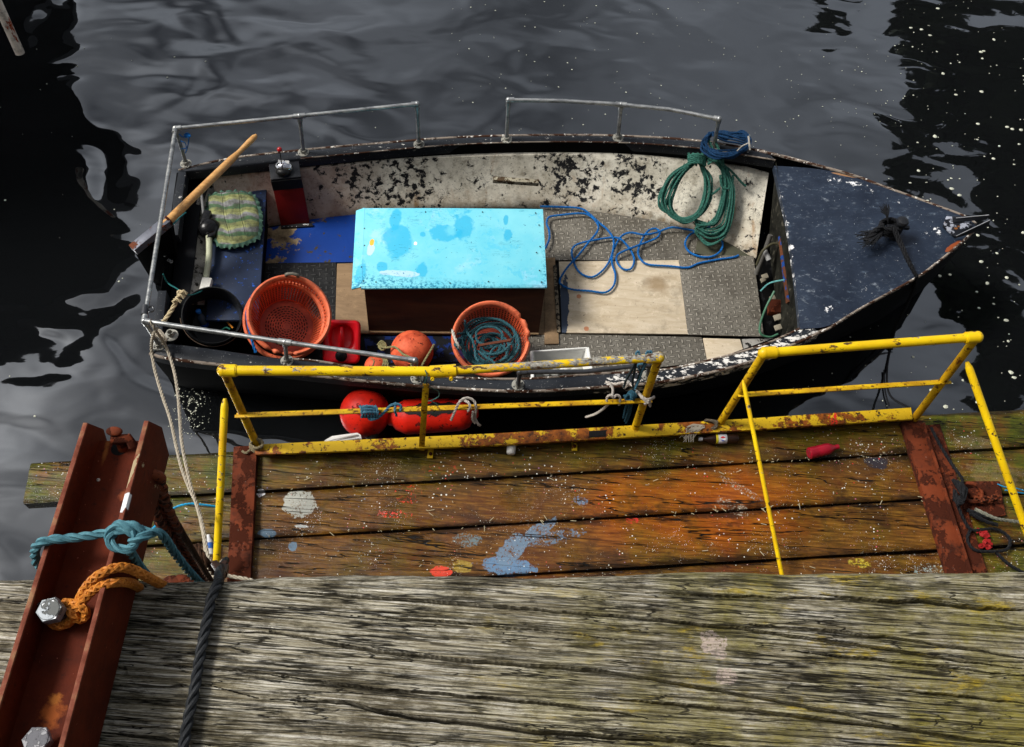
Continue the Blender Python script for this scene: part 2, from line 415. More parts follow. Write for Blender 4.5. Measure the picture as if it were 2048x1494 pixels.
lo = [T(float(a), .035, QZ-.32) for a in xs]; bk = [T(float(a), -WD, QZ-.32) for a in xs]
mb.grid([lo]+rows+[bk])
obj('coping_timber', mb, MT, smooth=70, label='weathered grey and mossy timber beam along the quay edge', cat='timber beam')

# ================================================================== pontoon
DZ = .45
g = G('wet_plank')
a6 = R(7)
pv = g.map(rot=(0, 0, -a6), sc=(.8, 9, 9)); fine = g.noise(7, 8, .7, .3, pv); big = g.noise(1.3, 6, .65, .3); med = g.noise(5, 7, .7)
c = g.ramp(fine, [(.26, (.016, .007, .002)), (.5, (.13, .052, .007)), (.74, (.31, .15, .022))])
c = g.mix(g.m('MULTIPLY', g.step(g.noise(2.4, 7, .7, .4, g.map(loc=(3, 1, 0))), .48, .62), .55), c, (.075, .012, .004))
oran = g.blob(P(1400, 1010, DZ), .95, .42, a6, .5, 2.2, .5)
c = g.mix(g.m('MULTIPLY', oran, .72), c, g.ramp(fine, [(.28, (.13, .018, .001)), (.7, (.50, .125, .004))]))
gre = g.step(big, .48, .62)
sx = g.node('SeparateXYZ', {0: g.pos()})
ends = g.m('ADD', g.step(sx.outputs[0], -1.5, -2.2), g.step(sx.outputs[0], 2.9, 3.4), clamp=True)
far = g.step(g.m('SUBTRACT', sx.outputs[1], g.m('MULTIPLY', sx.outputs[0], .125)), 2.50, 2.85)
gm = g.m('ADD', g.m('MULTIPLY', gre, .35), g.m('ADD', g.m('MULTIPLY', ends, .9), g.m('MULTIPLY', far, .6)), clamp=True)
gm = g.m('MULTIPLY', gm, g.step(med, .34, .58))
c = g.mix(gm, c, g.ramp(fine, [(.3, (.012, .018, .001)), (.7, (.13, .16, .010))]))
c = g.mix(g.m('MULTIPLY', g.step(med, .54, .68), .6), c, (.020, .011, .004))
c = g.mix(g.m('MULTIPLY', g.step(g.noise(2.2, 8, .7, .3, g.map(sc=(1, 2.4, 1))), .56, .62), .6), c, (.035, .012, .004))
uvn = g.node('SeparateXYZ', {0: g.node('TexCoord').outputs['UV']}); edg = g.m('ABSOLUTE', g.m('SUBTRACT', uvn.outputs[1], .5))
st = g.m('MULTIPLY', g.step(g.m('ADD', edg, g.m('MULTIPLY', g.m('SUBTRACT', g.noise(2.6, 7, .7, .3, g.map(sc=(1, 3, 1))), .5), .75)), .40, .50), .8)
c = g.mix(st, c, (.010, .005, .002))
oi = g.node('ObjectInfo').outputs['Random']
c = g.mix(g.m('MULTIPLY', oi, .35), c, g.mix(1, c, (.55, .42, .35), 'MULTIPLY'))
def spl(px, py, r1, r2, col, rot=0, amp=.6, ns=14, f=.9, tex=.42):
    global c
    b = g.blob(P(px, py, DZ), r1, r2, rot, amp, ns)
    b = g.m('MULTIPLY', b, g.m('MULTIPLY', g.step(g.m('ADD', g.m('MULTIPLY', g.noise(70, 4, .7), .6), g.m('MULTIPLY', g.noise(16, 6, .75), .4)), tex-.03, tex+.03), f))
    c = g.mix(b, c, col)
spl(597, 1005, .115, .10, (.40, .41, .36), amp=.8, ns=22, tex=.44)
spl(603, 1052, .05, .012, (.4, .42, .4)); spl(535, 1065, .06, .03, (.08, .14, .20)); spl(586, 1092, .03, .035, (.10, .17, .24))
spl(1012, 1132, .20, .065, (.11, .21, .34), amp=.8, ns=10, tex=.44); spl(1025, 1098, .15, .075, (.13, .20, .28), rot=R(50), amp=.8, ns=9, tex=.46)
spl(1075, 1062, .17, .045, (.12, .18, .25), rot=R(38), ns=9, tex=.47); spl(1110, 1075, .22, .05, (.11, .16, .22), rot=R(20), amp=1, ns=12, tex=.52); spl(935, 1080, .10, .05, (.12, .18, .2), tex=.52)
spl(883, 1143, .075, .04, (.62, .05, .025)); spl(925, 1133, .07, .045, (.30, .20, .03)); spl(1720, 1126, .08, .035, (.42, .33, .03), tex=.5)
spl(815, 985, .10, .08, (.60, .04, .015), tex=.56, ns=30, amp=.9); spl(790, 1028, .11, .03, (.65, .05, .03), tex=.53, ns=30, amp=.9)
spl(885, 940, .16, .04, (.6, .04, .02), tex=.58, ns=30, amp=.9); spl(1265, 1040, .05, .03, (.5, .03, .02), tex=.5)
spl(1480, 975, .16, .035, (.33, .30, .24), rot=R(-30), tex=.54, ns=8); spl(1470, 1015, .14, .05, (.30, .26, .20), rot=R(-20), tex=.55, ns=8)
spl(1100, 990, .28, .12, (.35, .33, .30), tex=.60, ns=20, amp=.9); spl(1160, 1000, .06, .03, (.13, .2, .3), tex=.5)
spl(1860, 1140, .12, .05, (.30, .40, .38), tex=.55, ns=20, amp=.9); spl(520, 985, .03, .03, (.8, .8, .8), tex=.4, ns=60, amp=.9)
spl(1780, 1110, .2, .08, (.45, .45, .40), tex=.60, ns=25, amp=1); spl(1755, 925, .09, .05, (.02, .02, .03), amp=.8)
spl(700, 1110, .3, .06, (.32, .40, .38), tex=.62, ns=25, amp=1)
spl(1990, 945, .2, .09, (.30, .20, .12), amp=1.2, ns=9, f=.22, tex=.46); spl(1950, 885, .17, .05, (.30, .20, .12), amp=1.2, ns=9, f=.22, tex=.46)
v1 = g.vor(34); sp = g.m('LESS_THAN', v1.outputs['Distance'], g.m('MULTIPLY', g.step(g.noise(3.2, 5, .7), .36, .68), .21))
c = g.mix(sp, c, g.ramp(v1.outputs['Color'], [(.45, (.72, .72, .66)), (.60, (.5, .53, .5)), (.72, (.62, .03, .02)), (.86, (.10, .18, .33))]))
v2 = g.vor(85); sp2 = g.m('LESS_THAN', v2.outputs['Distance'], g.m('MULTIPLY', g.step(g.noise(2.1, 6, .75), .45, .65), .20))
c = g.mix(sp2, c, (.66, .64, .58))
crk = g.m('ABSOLUTE', g.m('SUBTRACT', g.noise(1.3, 5, .55, .4, g.map(rot=(0, 0, -a6-R(2)), sc=(.30, 5, 5))), .5))
ck = g.step(crk, .0060, .002)
c = g.mix(ck, c, (.004, .003, .002))
MPL = g.done(c, g.m('SUBTRACT', .62, g.m('MULTIPLY', g.step(big, .38, .55), .42)), 0, g.bump(g.m('SUBTRACT', g.m('ADD', g.m('MULTIPLY', fine, .8), g.m('MULTIPLY', g.noise(30, 5, .7), .25)), ck), .006), .22)
pon = thing('pontoon', 'wooden landing pontoon of wet paint-spattered planks with rusty steel cross beams', 'pontoon', P(1200, 1000, DZ)-Vector((0, 0, .45)))
def ln(p0, p1):
    return lambda x: p0[1]+(p1[1]-p0[1])*(x-p0[0])/(p1[0]-p0[0])
PL = [ln((65, 921), (2048, 816)), ln((62, 1008), (1813, 907)), ln((501, 1078), (1850, 998)), ln((867, 1159), (1882, 1099)), ln((867, 1262), (1882, 1202)), ln((867, 1375), (1882, 1315))]
def plank(i, x0, x1, gapf=.009, zoff=0):
    mb = MB(); nx, ny = 140, 22; L0, L1 = PL[i], PL[i+1]; rows = []
    fa = [P(x0+(x1-x0)*k/(nx-1), L0(x0+(x1-x0)*k/(nx-1)), DZ) for k in range(nx)]
    a, b = P(x0, L0(x0), DZ), P(x1, L0(x1), DZ); c0, d0 = P(x0, L1(x0), DZ), P(x1, L1(x1), DZ)
    # square the ends: perpendicular to the run
    run = (b-a).normalized(); per = Vector((run.y, -run.x, 0)); wl_ = (c0-a).dot(per); wr_ = (d0-b).dot(per)
    for j in range(-2, ny+2):
        s_ = min(max(j/(ny-1), 0), 1); row = []
        for k in range(nx):
            t_ = k/(nx-1); q = a.lerp(b, t_); wdt = wl_+(wr_-wl_)*t_
            wob_ = (float(fbm(np.array(q.x*2.3+i*7), np.array(i*3.7), 3))-.45)*.018
            e = min(s_, 1-s_)*wdt; dz = -.012*max(0, 1-e/.014)**2
            off = gapf+wob_*(1-s_)+s_*(wdt-2*gapf)
            pnt = q+per*off
            nz = (float(fbm(np.array(pnt.x*1.5), np.array(pnt.y*30+i), 3))-.45)*.008+(float(fbm(np.array(pnt.x*4), np.array(pnt.y*4+i*9), 3))-.45)*.010
            if j < 0 or j >= ny: row.append(pnt+Vector((0, 0, -.10 if j in (-2, ny+1) else -.012+nz)))
            else: row.append(pnt+Vector((0, 0, dz+nz+zoff)))
        rows.append(row)
    mb.grid(rows, uvs=lambda i_, j_: (j_/nx, min(max((i_-2)/(ny-1), 0), 1)))
    for kk in (0, nx-1):       # closed ends
        e0 = len(mb.v); col_ = [r[kk] for r in rows]; mb.add(col_); mb.face(list(range(e0, e0+len(col_))))
    obj('plank', mb, MPL, pon, smooth=55)
plank(0, 62, 2300); plank(1, 180, 2300, zoff=-.006); plank(2, 150, 2300); plank(3, 130, 2300, zoff=-.008); plank(4, 130, 2300)
mb = MB(); a, b, c_, d = P(200, 960, .33), P(2250, 840, .33), P(2250, 1180, .33), P(260, 1300, .33)
mb.slab([a, b, c_, d], .45); obj('float', mb, plain('black_float', (.006, .006, .006), .6), pon)
MRUST = paint('rusty_steel', (.155, .030, .008), (.045, .009, .003), .50, 11, .8, .45, dirt=(.018, .006, .003), dthr=.5, specks='a8a49a', spthr=.74, spscale=45, bump=.004)
def beam(pts, z, h_, name='cross_beam', mat=None, bev=.004, par=None, **k):
    mb = MB(); mb.slab(PP(pts, z), h_); return obj(name, mb, mat or MRUST, par or pon, bevel=bev, **k)
beam([(467, 893), (514, 890), (496, 1260), (449, 1260)], .50, .06)
beam([(1803, 842), (1843, 840), (1975, 1260), (1932, 1260)], .50, .06)
beam([(1852, 850), (1880, 848), (2012, 1260), (1980, 1260)], .475, .04)
MB_ = MB(); MB_.slab(PP([(1845, 845), (1850, 845), (1982, 1260), (1977, 1260)], .53), .09); obj('beam_flange', MB_, MRUST, pon, bevel=.002)
for x, y in ((1900, 947), (1900, 998), (1945, 1140), (1968, 1142)):
    mb = MB(); mb.lathe(P(x, y, .475), (0, 0, 1), [(.018, 0), (.018, .012), (.010, .014), (.010, .022), (.001, .022)], 10); obj('bolt', mb, MRUST, pon)
# kick beam, yellow paint over rust
g = G('yellow_rust'); n = g.noise(9, 8, .72); n2 = g.noise(28, 7, .7)
c = g.ramp(g.noise(20, 6, .7), [(.35, (.045, .011, .002)), (.65, (.27, .075, .006))])
sx = g.node('SeparateXYZ', {0: g.pos()})
c = g.mix(g.step(g.m('ADD', n, g.m('MULTIPLY', g.step(g.noise(1.4, 4), .40, .60), .20)), .555, .60), c, (.52, .33, .008))
c = g.mix(g.step(n2, .57, .62), c, (.02, .010, .005))
c = g.mix(g.m('MULTIPLY', g.blob(P(1667, 848, .56), .035, .2, amp=1.2, ns=20), g.step(g.noise(40, 5), .5, .55)), c, (.5, .02, .01))
MYR = g.done(c, .6, 0, g.bump(n2, -.003), .2)
mb = MB(); mb.slab(PP([(508, 889), (1000, 866), (1480, 838), (1822, 815), (1826, 838), (1480, 861), (1000, 890), (510, 909)], .56), .012)
mb.slab(PP([(508, 889), (1000, 866), (1480, 838), (1822, 815), (1822, 817), (1480, 840), (1000, 868), (508, 891)], .548), .11)
mb.slab(PP([(510, 907), (1000, 888), (1480, 859), (1826, 836), (1826, 838), (1480, 861), (1000, 890), (510, 909)], .575), .024)
obj('kick_beam', mb, MYR, pon, bevel=.002, label='yellow kick beam with rust and flaking paint')
for x, y in ((861, 897), (1149, 882)):
    mb = MB(); mb.box(P(x, y+8, .47), (.020, 0, 0), (0, .045, 0), (0, 0, .005)); mb.box(P(x, y-2, .51), (.020, 0, 0), (0, .005, 0), (0, 0, .045))
    o = obj('bracket', mb, MYR, pon, bevel=.002)
    mb = MB(); mb.lathe(P(x, y+11, .475), (0, 0, 1), [(.012, 0), (.012, .010), (.001, .011)], 8); obj('bracket_bolt', mb, MRUST, o)
mb = MB(); mb.slab(PP([(1820, 862), (1835, 862), (1900, 1020), (1885, 1022)], .52), .02)
# square socket in the kick beam
mb = MB(); mb.slab(PP([(1178, 862), (1212, 860), (1212, 873), (1178, 875)], .563), .004); obj('socket', mb, plain('black_hole', (.003, .003, .003), .9), pon)
# mooring plate and ring on the right of the pontoon
mb = MB(); mb.slab(PP([(1912, 975), (1945, 962), (2000, 962), (2006, 1000), (2012, 1030), (1960, 1040), (1925, 1015)], .49), .03)
mb.box(P(1950, 985, .51), (.05, .02, 0), (-.01, .03, 0), (0, 0, .02))
obj('mooring_plate', mb, MRUST, pon, bevel=.004)
mb = MB(); cc = P(1940, 985, .54); mb.tube([cc+Vector((math.cos(t/24*6.283)*.085, math.sin(t/24*6.283)*.07, .012*math.sin(t/24*12))) for t in range(25)], .014, 10)
obj('ring', mb, MRUST, pon)
# small straw-like chips and splinters lying on the planks
mb = MB()
for i in range(170):
    x = rnd.uniform(520, 1860) if rnd.random() < .8 else rnd.uniform(1380, 1600); y = rnd.uniform(900, 1150)
    if rnd.random() < .35: k = rnd.choice([1, 2]); y = PL[k](x)+rnd.uniform(-5, 4)
    c0 = P(x, y, DZ+.012); a = rnd.uniform(-1, 1) if rnd.random() < .7 else rnd.uniform(0, 3); l = rnd.choice([.003, .004, .006, .007, .01, .02])
    mb.box(c0, Vector((math.cos(a), math.sin(a), 0))*l, Vector((-math.sin(a), math.cos(a), 0))*.0018, (0, 0, .0015))
obj('deck_litter', mb, plain('straw', 'b5ab8c', .8), smooth=0, kind='stuff', label='tiny pale splinters and chips scattered over the pontoon planks', cat='litter')

# ================================================================== yellow railings
g = G('yellow_tube'); n = g.noise(22, 8, .7, vec=g.map(sc=(.45, 1, 1))); 
c = g.mix(g.step(g.noise(4, 5), .35, .7), (.80, .55, .004), (.58, .34, .004))
sx = g.node('SeparateXYZ', {0: g.pos()}); nz = g.node('SeparateXYZ', {0: g.node('NewGeometry').outputs['Normal']})
bare = g.m('MULTIPLY', g.step(sx.outputs[0], -.30, .0), g.step(sx.outputs[0], 1.25, .9))
c2 = g.ramp(g.noise(60, 5, .7), [(.35, (.10, .095, .08)), (.65, (.40, .38, .33))])
topw = g.step(g.m('ADD', g.m('MULTIPLY', nz.outputs[2], .10), g.m('ADD', n, g.m('MULTIPLY', bare, .09))), .635, .65)
c = g.mix(g.m('MULTIPLY', topw, g.m('MAXIMUM', bare, g.step(g.noise(3), .60, .62))), c, c2)
c = g.mix(g.step(n, .585, .60), c, g.ramp(g.noise(90, 4), [(.4, (.02, .017, .01)), (.6, (.12, .05, .02))]))
MY = g.done(c, .38, 0, g.bump(n, -.002), .3)
g = G('yellow_old'); n = g.noise(24, 8, .7)
c = g.mix(g.step(g.noise(6, 5), .38, .62), (.42, .22, .006), (.66, .42, .006))
c = g.mix(g.step(n, .53, .60), c, (.09, .026, .005)); MYO = g.done(c, .5, 0, g.bump(n, -.002), .2)
def vt(px0, py0, z0, px1, py1, z1): return [P(px0, py0, z0), P(px1, py1, z1)]
def clamp_end(name, c, d, par, r=.040, mat=None):
    mb = MB(); mb.ball(c, r, 16, 10); mb.tube([c-d*.0, c+d*.075], r*.98, 16); mb.tube([c+d*.075, c+d*.082], r*.90, 16)
    o = obj(name, mb, mat or MY, par)
    return o
RT = 1.50      # top rail height
rl = thing('safety_railing', 'longer yellow tube railing with a half-flaked grey top rail beside the boat', 'railing', P(900, 890, DZ), 'yellow tube railings on the pontoon')
tops = [P(447, 741, RT), P(885, 743, RT), P(1318, 715, RT)]
mb = MB(); mb.tube([tops[0], tops[1]], .031, 16); mb.tube([tops[1], tops[2]], .027, 16); obj('top_rail', mb, MY, rl)
dd = (tops[1]-tops[0]).normalized()
mb = MB(); mb.tube([P(860, 744, RT), P(912, 741, RT)], .040, 16)
obj('joint_sleeve', mb, MY, rl)
for x in (866, 903):
    mb = MB(); cc = P(x, 753, RT-.02); mb.lathe(cc, (0, -.8, .4), [(.013, 0), (.013, .03), (.008, .032), (.001, .025)], 10); obj('grub_screw', mb, MY, rl)
clamp_end('corner_joint', tops[0], dd, rl); clamp_end('corner_joint', tops[2], -(tops[2]-tops[1]).normalized(), rl, .036)
mb = MB(); mb.tube([P(515, 893, .5), tops[0]-Vector((0, 0, .02))], .027, 14); obj('post', mb, MYO, rl)
mb = MB(); mb.tube([P(1268, 862, .5), tops[2]-Vector((0, 0, .02))], .027, 14); obj('post', mb, MYO, rl)
def flat(p0, p1, wd, th, side=Vector((1, 0, 0))):
    mb = MB(); t = (p1-p0).normalized(); s_ = (side-t*side.dot(t)).normalized(); n_ = t.cross(s_)
    mb.box((p0+p1)/2, (p1-p0)/2, s_*wd, n_*th); return mb
obj('flat_post', flat(P(843, 900, .5), P(852, 768, 1.42), .020, .004), MYO, rl, bevel=.001, label='flat brown stanchion with worn yellow tip')
def angle_iron(p0, p1, par):
    mb = MB(); t = (p1-p0).normalized(); up = Vector((0, 0, 1)); n_ = t.cross(up).normalized()
    mb.box((p0+p1)/2, (p1-p0)/2, n_*.003, up*.021); mb.box((p0+p1)/2-up*.020-n_*.018, (p1-p0)/2, n_*.018, up*.003); mb.box((p0+p1)/2+up*.021+n_*.010, (p1-p0)/2, n_*.010, up*.003)
    obj('mid_rail', mb, MYO, par, bevel=.001)
angle_iron(P(471, 833, .98), P(1303, 803, .98), rl)
rr = thing('safety_railing', 'shorter yellow tube railing with two leaning posts over the bow end', 'railing', P(1640, 840, DZ), 'yellow tube railings on the pontoon')
ta, tb = P(1528, 706, RT), P(1954, 674, RT)
mb = MB(); mb.tube([ta, tb], .030, 16); obj('top_rail', mb, MY, rr)
clamp_end('corner_joint', ta, (tb-ta).normalized(), rr); clamp_end('corner_joint', tb, (ta-tb).normalized(), rr)
mb = MB(); mb.tube([P(1437, 851, .5), ta-Vector((0, 0, .02))], .027, 14); obj('post', mb, MYO, rr)
mb = MB(); mb.tube([P(1828, 838, .5), tb-Vector((0, 0, .02))], .027, 14); obj('post', mb, MYO, rr)
angle_iron(P(1474, 792, .98), P(1899, 765, .98), rr)
mb = MB(); mb.slab(PP([(1868, 768), (1900, 766), (1902, 773), (1870, 775)], 1.0), .02)
def brace(par, p0, p1, r, tip=True, lab=None):
    d_ = (p1-p0); pts = [p0, p0+d_*.03, p0+d_*.05, p1]; 
    mb = MB(); mb.tube(pts, [r*.45, r*.9, r, r], 12); obj('brace', mb, MY, par, label=lab)
brace(rl, P(450, 797, 1.25), P(431, 1166, .56), .024)
brace(rr, P(1486, 760, 1.22), P(1565, 1156, .56), .0145)
brace(rr, P(1934, 724, 1.30), P(2056, 1070, .62), .026)

# ================================================================== BOAT
boat = thing('fishing_boat', 'small open fishing boat with navy foredeck, chipped white inside and galvanised rails', 'boat', P(1000, 560, 0))
def zg(x): return .62+.26*max(0, (x-1150)/800)**1.5
OF = [(357, 341), (464, 317), (621, 299), (760, 287), (900, 276), (1060, 271), (1238, 272), (1406, 283), (1533, 305)]
IF_ = [(371, 343), (467, 333), (601, 317), (760, 302), (900, 290), (1060, 284), (1238, 285), (1391, 296), (1551, 320)]
ON = [(300, 707), (345, 718), (494, 735), (620, 750), (745, 763), (860, 773), (956, 779), (1062, 782), (1202, 774), (1325, 763), (1440, 740), (1513, 719), (1564, 698), (1640, 664)]
IN_ = [(342, 687), (400, 694), (560, 716), (640, 723), (745, 740), (860, 751), (956, 757), (1062, 757), (1202, 747), (1315, 741), (1420, 720), (1513, 694), (1570, 671), (1609, 652)]
FD_N = [(1640, 664), (1660, 655), (1719, 618), (1831, 556), (1874, 525), (1918, 489), (1946, 463)]
FD_F = [(1533, 305), (1643, 333), (1713, 353), (1761, 371), (1896, 420), (1935, 436), (1952, 448)]
def G3(pts, n=None, dz=0):
    q = [P(a, b, zg(a)+dz) for a, b in pts]; return resample(q, n) if n else q
g = G('hull_navy'); n = g.noise(26, 9, .7, vec=g.map(sc=(.5, 1, 1))); big = g.noise(2, 5, .6)
c = g.mix(g.step(big, .35, .65), (.007, .009, .013), (.020, .023, .028))
sxx = g.node('SeparateXYZ', {0: g.pos()})
worn = g.step(g.m('SUBTRACT', sxx.outputs[0], sxx.outputs[1]), -3.8, -2.6)
wf = g.m('MULTIPLY', g.step(sxx.outputs[0], .3, 1.1), g.step(sxx.outputs[1], 5.1, 4.6))
c = g.mix(g.step(g.m('ADD', n, g.m('MULTIPLY', wf, .12)), .645, .66), c, (.62, .60, .56))
c = g.mix(g.step(g.noise(110, 3), .70, .73), c, (.55, .55, .55))
MNV = g.done(c, .5, 0, g.bump(n, .002), .2)
MTRIM = paint('worn_edge', '8c8074', '3a2418', .50, 16, .7, .6, dirt='1c1a1a', dthr=.52, specks='d8d4cc', spthr=.62, spscale=40, bump=.002, stretch=(.35, 1, 1))
MBLK = plain('hull_black', (.0022, .0025, .003), .7, scale=6, spec=.05)
# hull skin
hull = MB(); out = G3(OF+FD_F[1:], 60); outn = G3(ON+FD_N[1:], 60)
ring = out+outn[::-1]; cen = P(1000, 540, .3)
rows = []
for k, (zf, sh) in enumerate(((1, 0), (.75, .015), (.4, .06), (0, .14), (-.4, .26))):
    r_ = []
    for p_ in ring:
        q = p_.lerp(Vector((cen.x, cen.y, p_.z)), 0); axis = Vector((p_.x, cen.y+(p_.x-cen.x)*.235, p_.z))
        q = p_.lerp(axis, sh*1.0); q.z = p_.z*zf-.02 if zf > 0 else -.02+zf*.5; r_.append(q)
    rows.append(r_)
hull.grid(rows, close=True); obj('hull', hull, MBLK, boat, smooth=60)
# gunwales
def band(name, O, I, mat, n=70, th=.10, lip=None):
    o_, i_ = G3(O, n), G3(I, n); mb = MB()
    dn = Vector((0, 0, -th)); cr_ = Vector((0, 0, .006))
    mb.grid([[p+dn for p in o_], [p-Vector((0, 0, .008)) for p in o_], [p.lerp(q, .12)+cr_*.3 for p, q in zip(o_, i_)], [p.lerp(q, .5)+cr_ for p, q in zip(o_, i_)], [p.lerp(q, .88)+cr_*.3 for p, q in zip(o_, i_)], [q-Vector((0, 0, .008)) for q in i_], [q+dn for q in i_]])
    return obj(name, mb, mat, boat, smooth=50)
band('gunwale', OF, IF_, MNV); band('gunwale', ON, IN_, MNV)
def strip(name, pts, r, mat, dz=0, n=90, sq=1.0):
    q = G3(pts, n, dz); mb = MB(); mb.tube(q, r, 8); return obj(name, mb, mat, boat)
strip('rubbing_strake', ON+FD_N[1:], .014, MTRIM, -.012); strip('rubbing_strake', OF+FD_F[1:], .012, MTRIM, -.012)
strip('gunwale_edge', IN_[2:], .009, MTRIM, .0); strip('gunwale_edge', IF_[2:], .006, MTRIM, 0)
# transom: outer cap, inner well
mb = MB(); mb.slab(PP([(357, 341), (372, 343), (364, 400), (356, 470), (341, 470), (346, 400)], .62), .10); obj('transom_cap', mb, MNV, boat, bevel=.004)
mb = MB(); mb.slab(PP([(316, 581), (333, 581), (326, 650), (322, 688), (342, 690), (345, 716), (300, 708)], .62), .10); obj('transom_cap', mb, MNV, boat, bevel=.004)
mb = MB(); mb.slab(PP([(353, 345), (362, 345), (318, 700), (304, 700)], .52), .60); obj('transom', mb, MBLK, boat, bevel=.004)
for x, y in ((331, 510), (338, 520), (343, 523)):
    mb = MB(); mb.lathe(P(x, y+2, .56), (0, 0, 1), [(.010, 0), (.010, .006), (.014, .006), (.014, .010), (.006, .010)], 10); obj('washer', mb, plain('zinc_bright', 'b8b8b4', .35, .6), boat)
# dark well between transom cap and inner stern wall + light strip
mb = MB(); mb.slab(PP([(366, 345), (425, 345), (400, 420), (384, 560), (372, 640), (345, 690), (330, 690), (345, 560)], .46), .02); obj('stern_deck', mb, plain('stern_deck_black', (.006, .0065, .008), .6, scale=5, spec=.08), boat, bevel=.003)
g = G('lining_white'); n = g.noise(13, 10, .72, .2); n2 = g.noise(38, 6, .7)
c = g.mix(g.step(g.noise(3, 7, .7), .38, .66), (.80, .76, .64), (.52, .48, .38))
c = g.mix(g.m('MULTIPLY', g.step(g.noise(17, 9, .78), .48, .64), .75), c, (.24, .21, .15))
zz = g.node('SeparateXYZ', {0: g.pos()})
low = g.m('MULTIPLY', g.step(zz.outputs[2], .28, .10), g.step(g.noise(9, 7, .7), .36, .6))
c = g.mix(g.m('MULTIPLY', low, .55), c, (.26, .15, .05))
rs = g.noise(3.3, 5, .6, .6, g.map(sc=(2.2, 1, .35)))
c = g.mix(g.m('MULTIPLY', g.step(rs, .60, .72), .75), c, (.30, .14, .03))
red = g.step(zz.outputs[0], -1.15, -1.6)
c = g.mix(g.m('MULTIPLY', red, .55), c, (.16, .06, .05))
reg = g.m('MAXIMUM', g.blob(P(760, 345, .4), .62, .25, amp=.4, ns=3, soft=.5), g.m('MAXIMUM', g.blob(P(1140, 340, .42), .36, .18, amp=.4, ns=4, soft=.5), g.blob(P(1275, 350, .4), .26, .28, amp=.4, ns=4, soft=.5)))
ch = g.step(g.m('ADD', n, g.m('MULTIPLY', reg, .085)), .60, .615)
c = g.mix(ch, c, (.006, .006, .007))
line = g.m('ABSOLUTE', g.m('SUBTRACT', g.noise(9, 5, .6, 1.2), .5))
c = g.mix(g.m('MULTIPLY', g.step(line, .006, .002), g.step(g.noise(2.5, 3), .50, .56)), c, (.02, .018, .015))
c = g.mix(g.step(n2, .62, .66), c, (.03, .025, .02))
MWH = g.done(c, .6, 0, g.bump(g.m('SUBTRACT', g.m('MULTIPLY', n2, .3), ch), .003), .4)
TOPW = [(423, 350), (520, 345), (601, 340), (760, 325), (900, 315), (1060, 310), (1238, 312), (1400, 326), (1538, 345)]
BOTW = [(440, 470), (520, 452), (622, 437), (708, 429), (850, 416), (1085, 413), (1289, 437), (1378, 455), (1513, 513)]
tw = resample([P(a, b, .50) for a, b in TOPW], 80); bw = resample([P(a, b, .11) for a, b in BOTW], 80)
mb = MB(); mb.grid([[p+Vector((0, .03, .12)) for p in tw], [p+Vector((0, .028, .002)) for p in tw]]); obj('coaming_shadow_board', mb, MBLK, boat); bpy.data.objects['coaming_shadow_board'].name = 'coaming'  # dark painted board; shade under the gunwale also put into its black
mb = MB(); rws = []
for k in range(9):
    t = k/8; rws.append([p.lerp(q, t)+Vector((0, .02*math.sin(t*3.14), 0)) for p, q in zip(tw, bw)])
rws = [[p+Vector((0, .05, .0)) for p in tw]]+rws+[[q+Vector((0, 0, -.08)) for q in bw]]
mb.grid(rws); obj('side_lining', mb, MWH, boat, smooth=60)
# small wooden ledge block on the lining
mb = MB(); mb.box(P(1032, 357, .40)+Vector((0, -.03, 0)), (.195, 0, 0), (0, .022, 0), (0, 0, .022)); obj('cleat_block', mb, paint('old_cream', '9d9682', '4a3c2c', .52, 18, .8, .6, specks='2a2018', spthr=.62, bump=.006), boat, bevel=.008)
# stern inner wall strip and near-side lining
def wall(name, top, zt, bot, zb, mat, t=.02):
    a = PP(top, zt) if not isinstance(zt, (list, tuple)) else [P(x, y, z) for (x, y), z in zip(top, zt)]; b = PP(bot, zb); mb = MB(); mb.grid([a, b]); s_ = Vector((0, 0, -t))
    return obj(name, mb, mat, boat)
MGW = paint('grimy_white', '8f8c86', '15130f', .57, 16, .6, .5, dirt='4a463c', dthr=.48, specks='1c1a16', spthr=.66)
wall('stern_lining', [(392, 408), (385, 470), (381, 560), (378, 610)], .46, [(424, 420), (418, 478), (413, 568), (409, 610)], .37, MGW)
wall('stern_lining', [(423, 350), (405, 365), (392, 408)], .48, [(438, 372), (428, 385), (424, 420)], .38, MGW)
ni = [(342, 690), (560, 718), (745, 742), (956, 759), (1202, 749), (1420, 722), (1609, 654)]
wall('side_lining', ni, .54, [(372, 700), (560, 722), (745, 745), (956, 762), (1202, 752), (1420, 725), (1600, 660)], .05, MBLK)
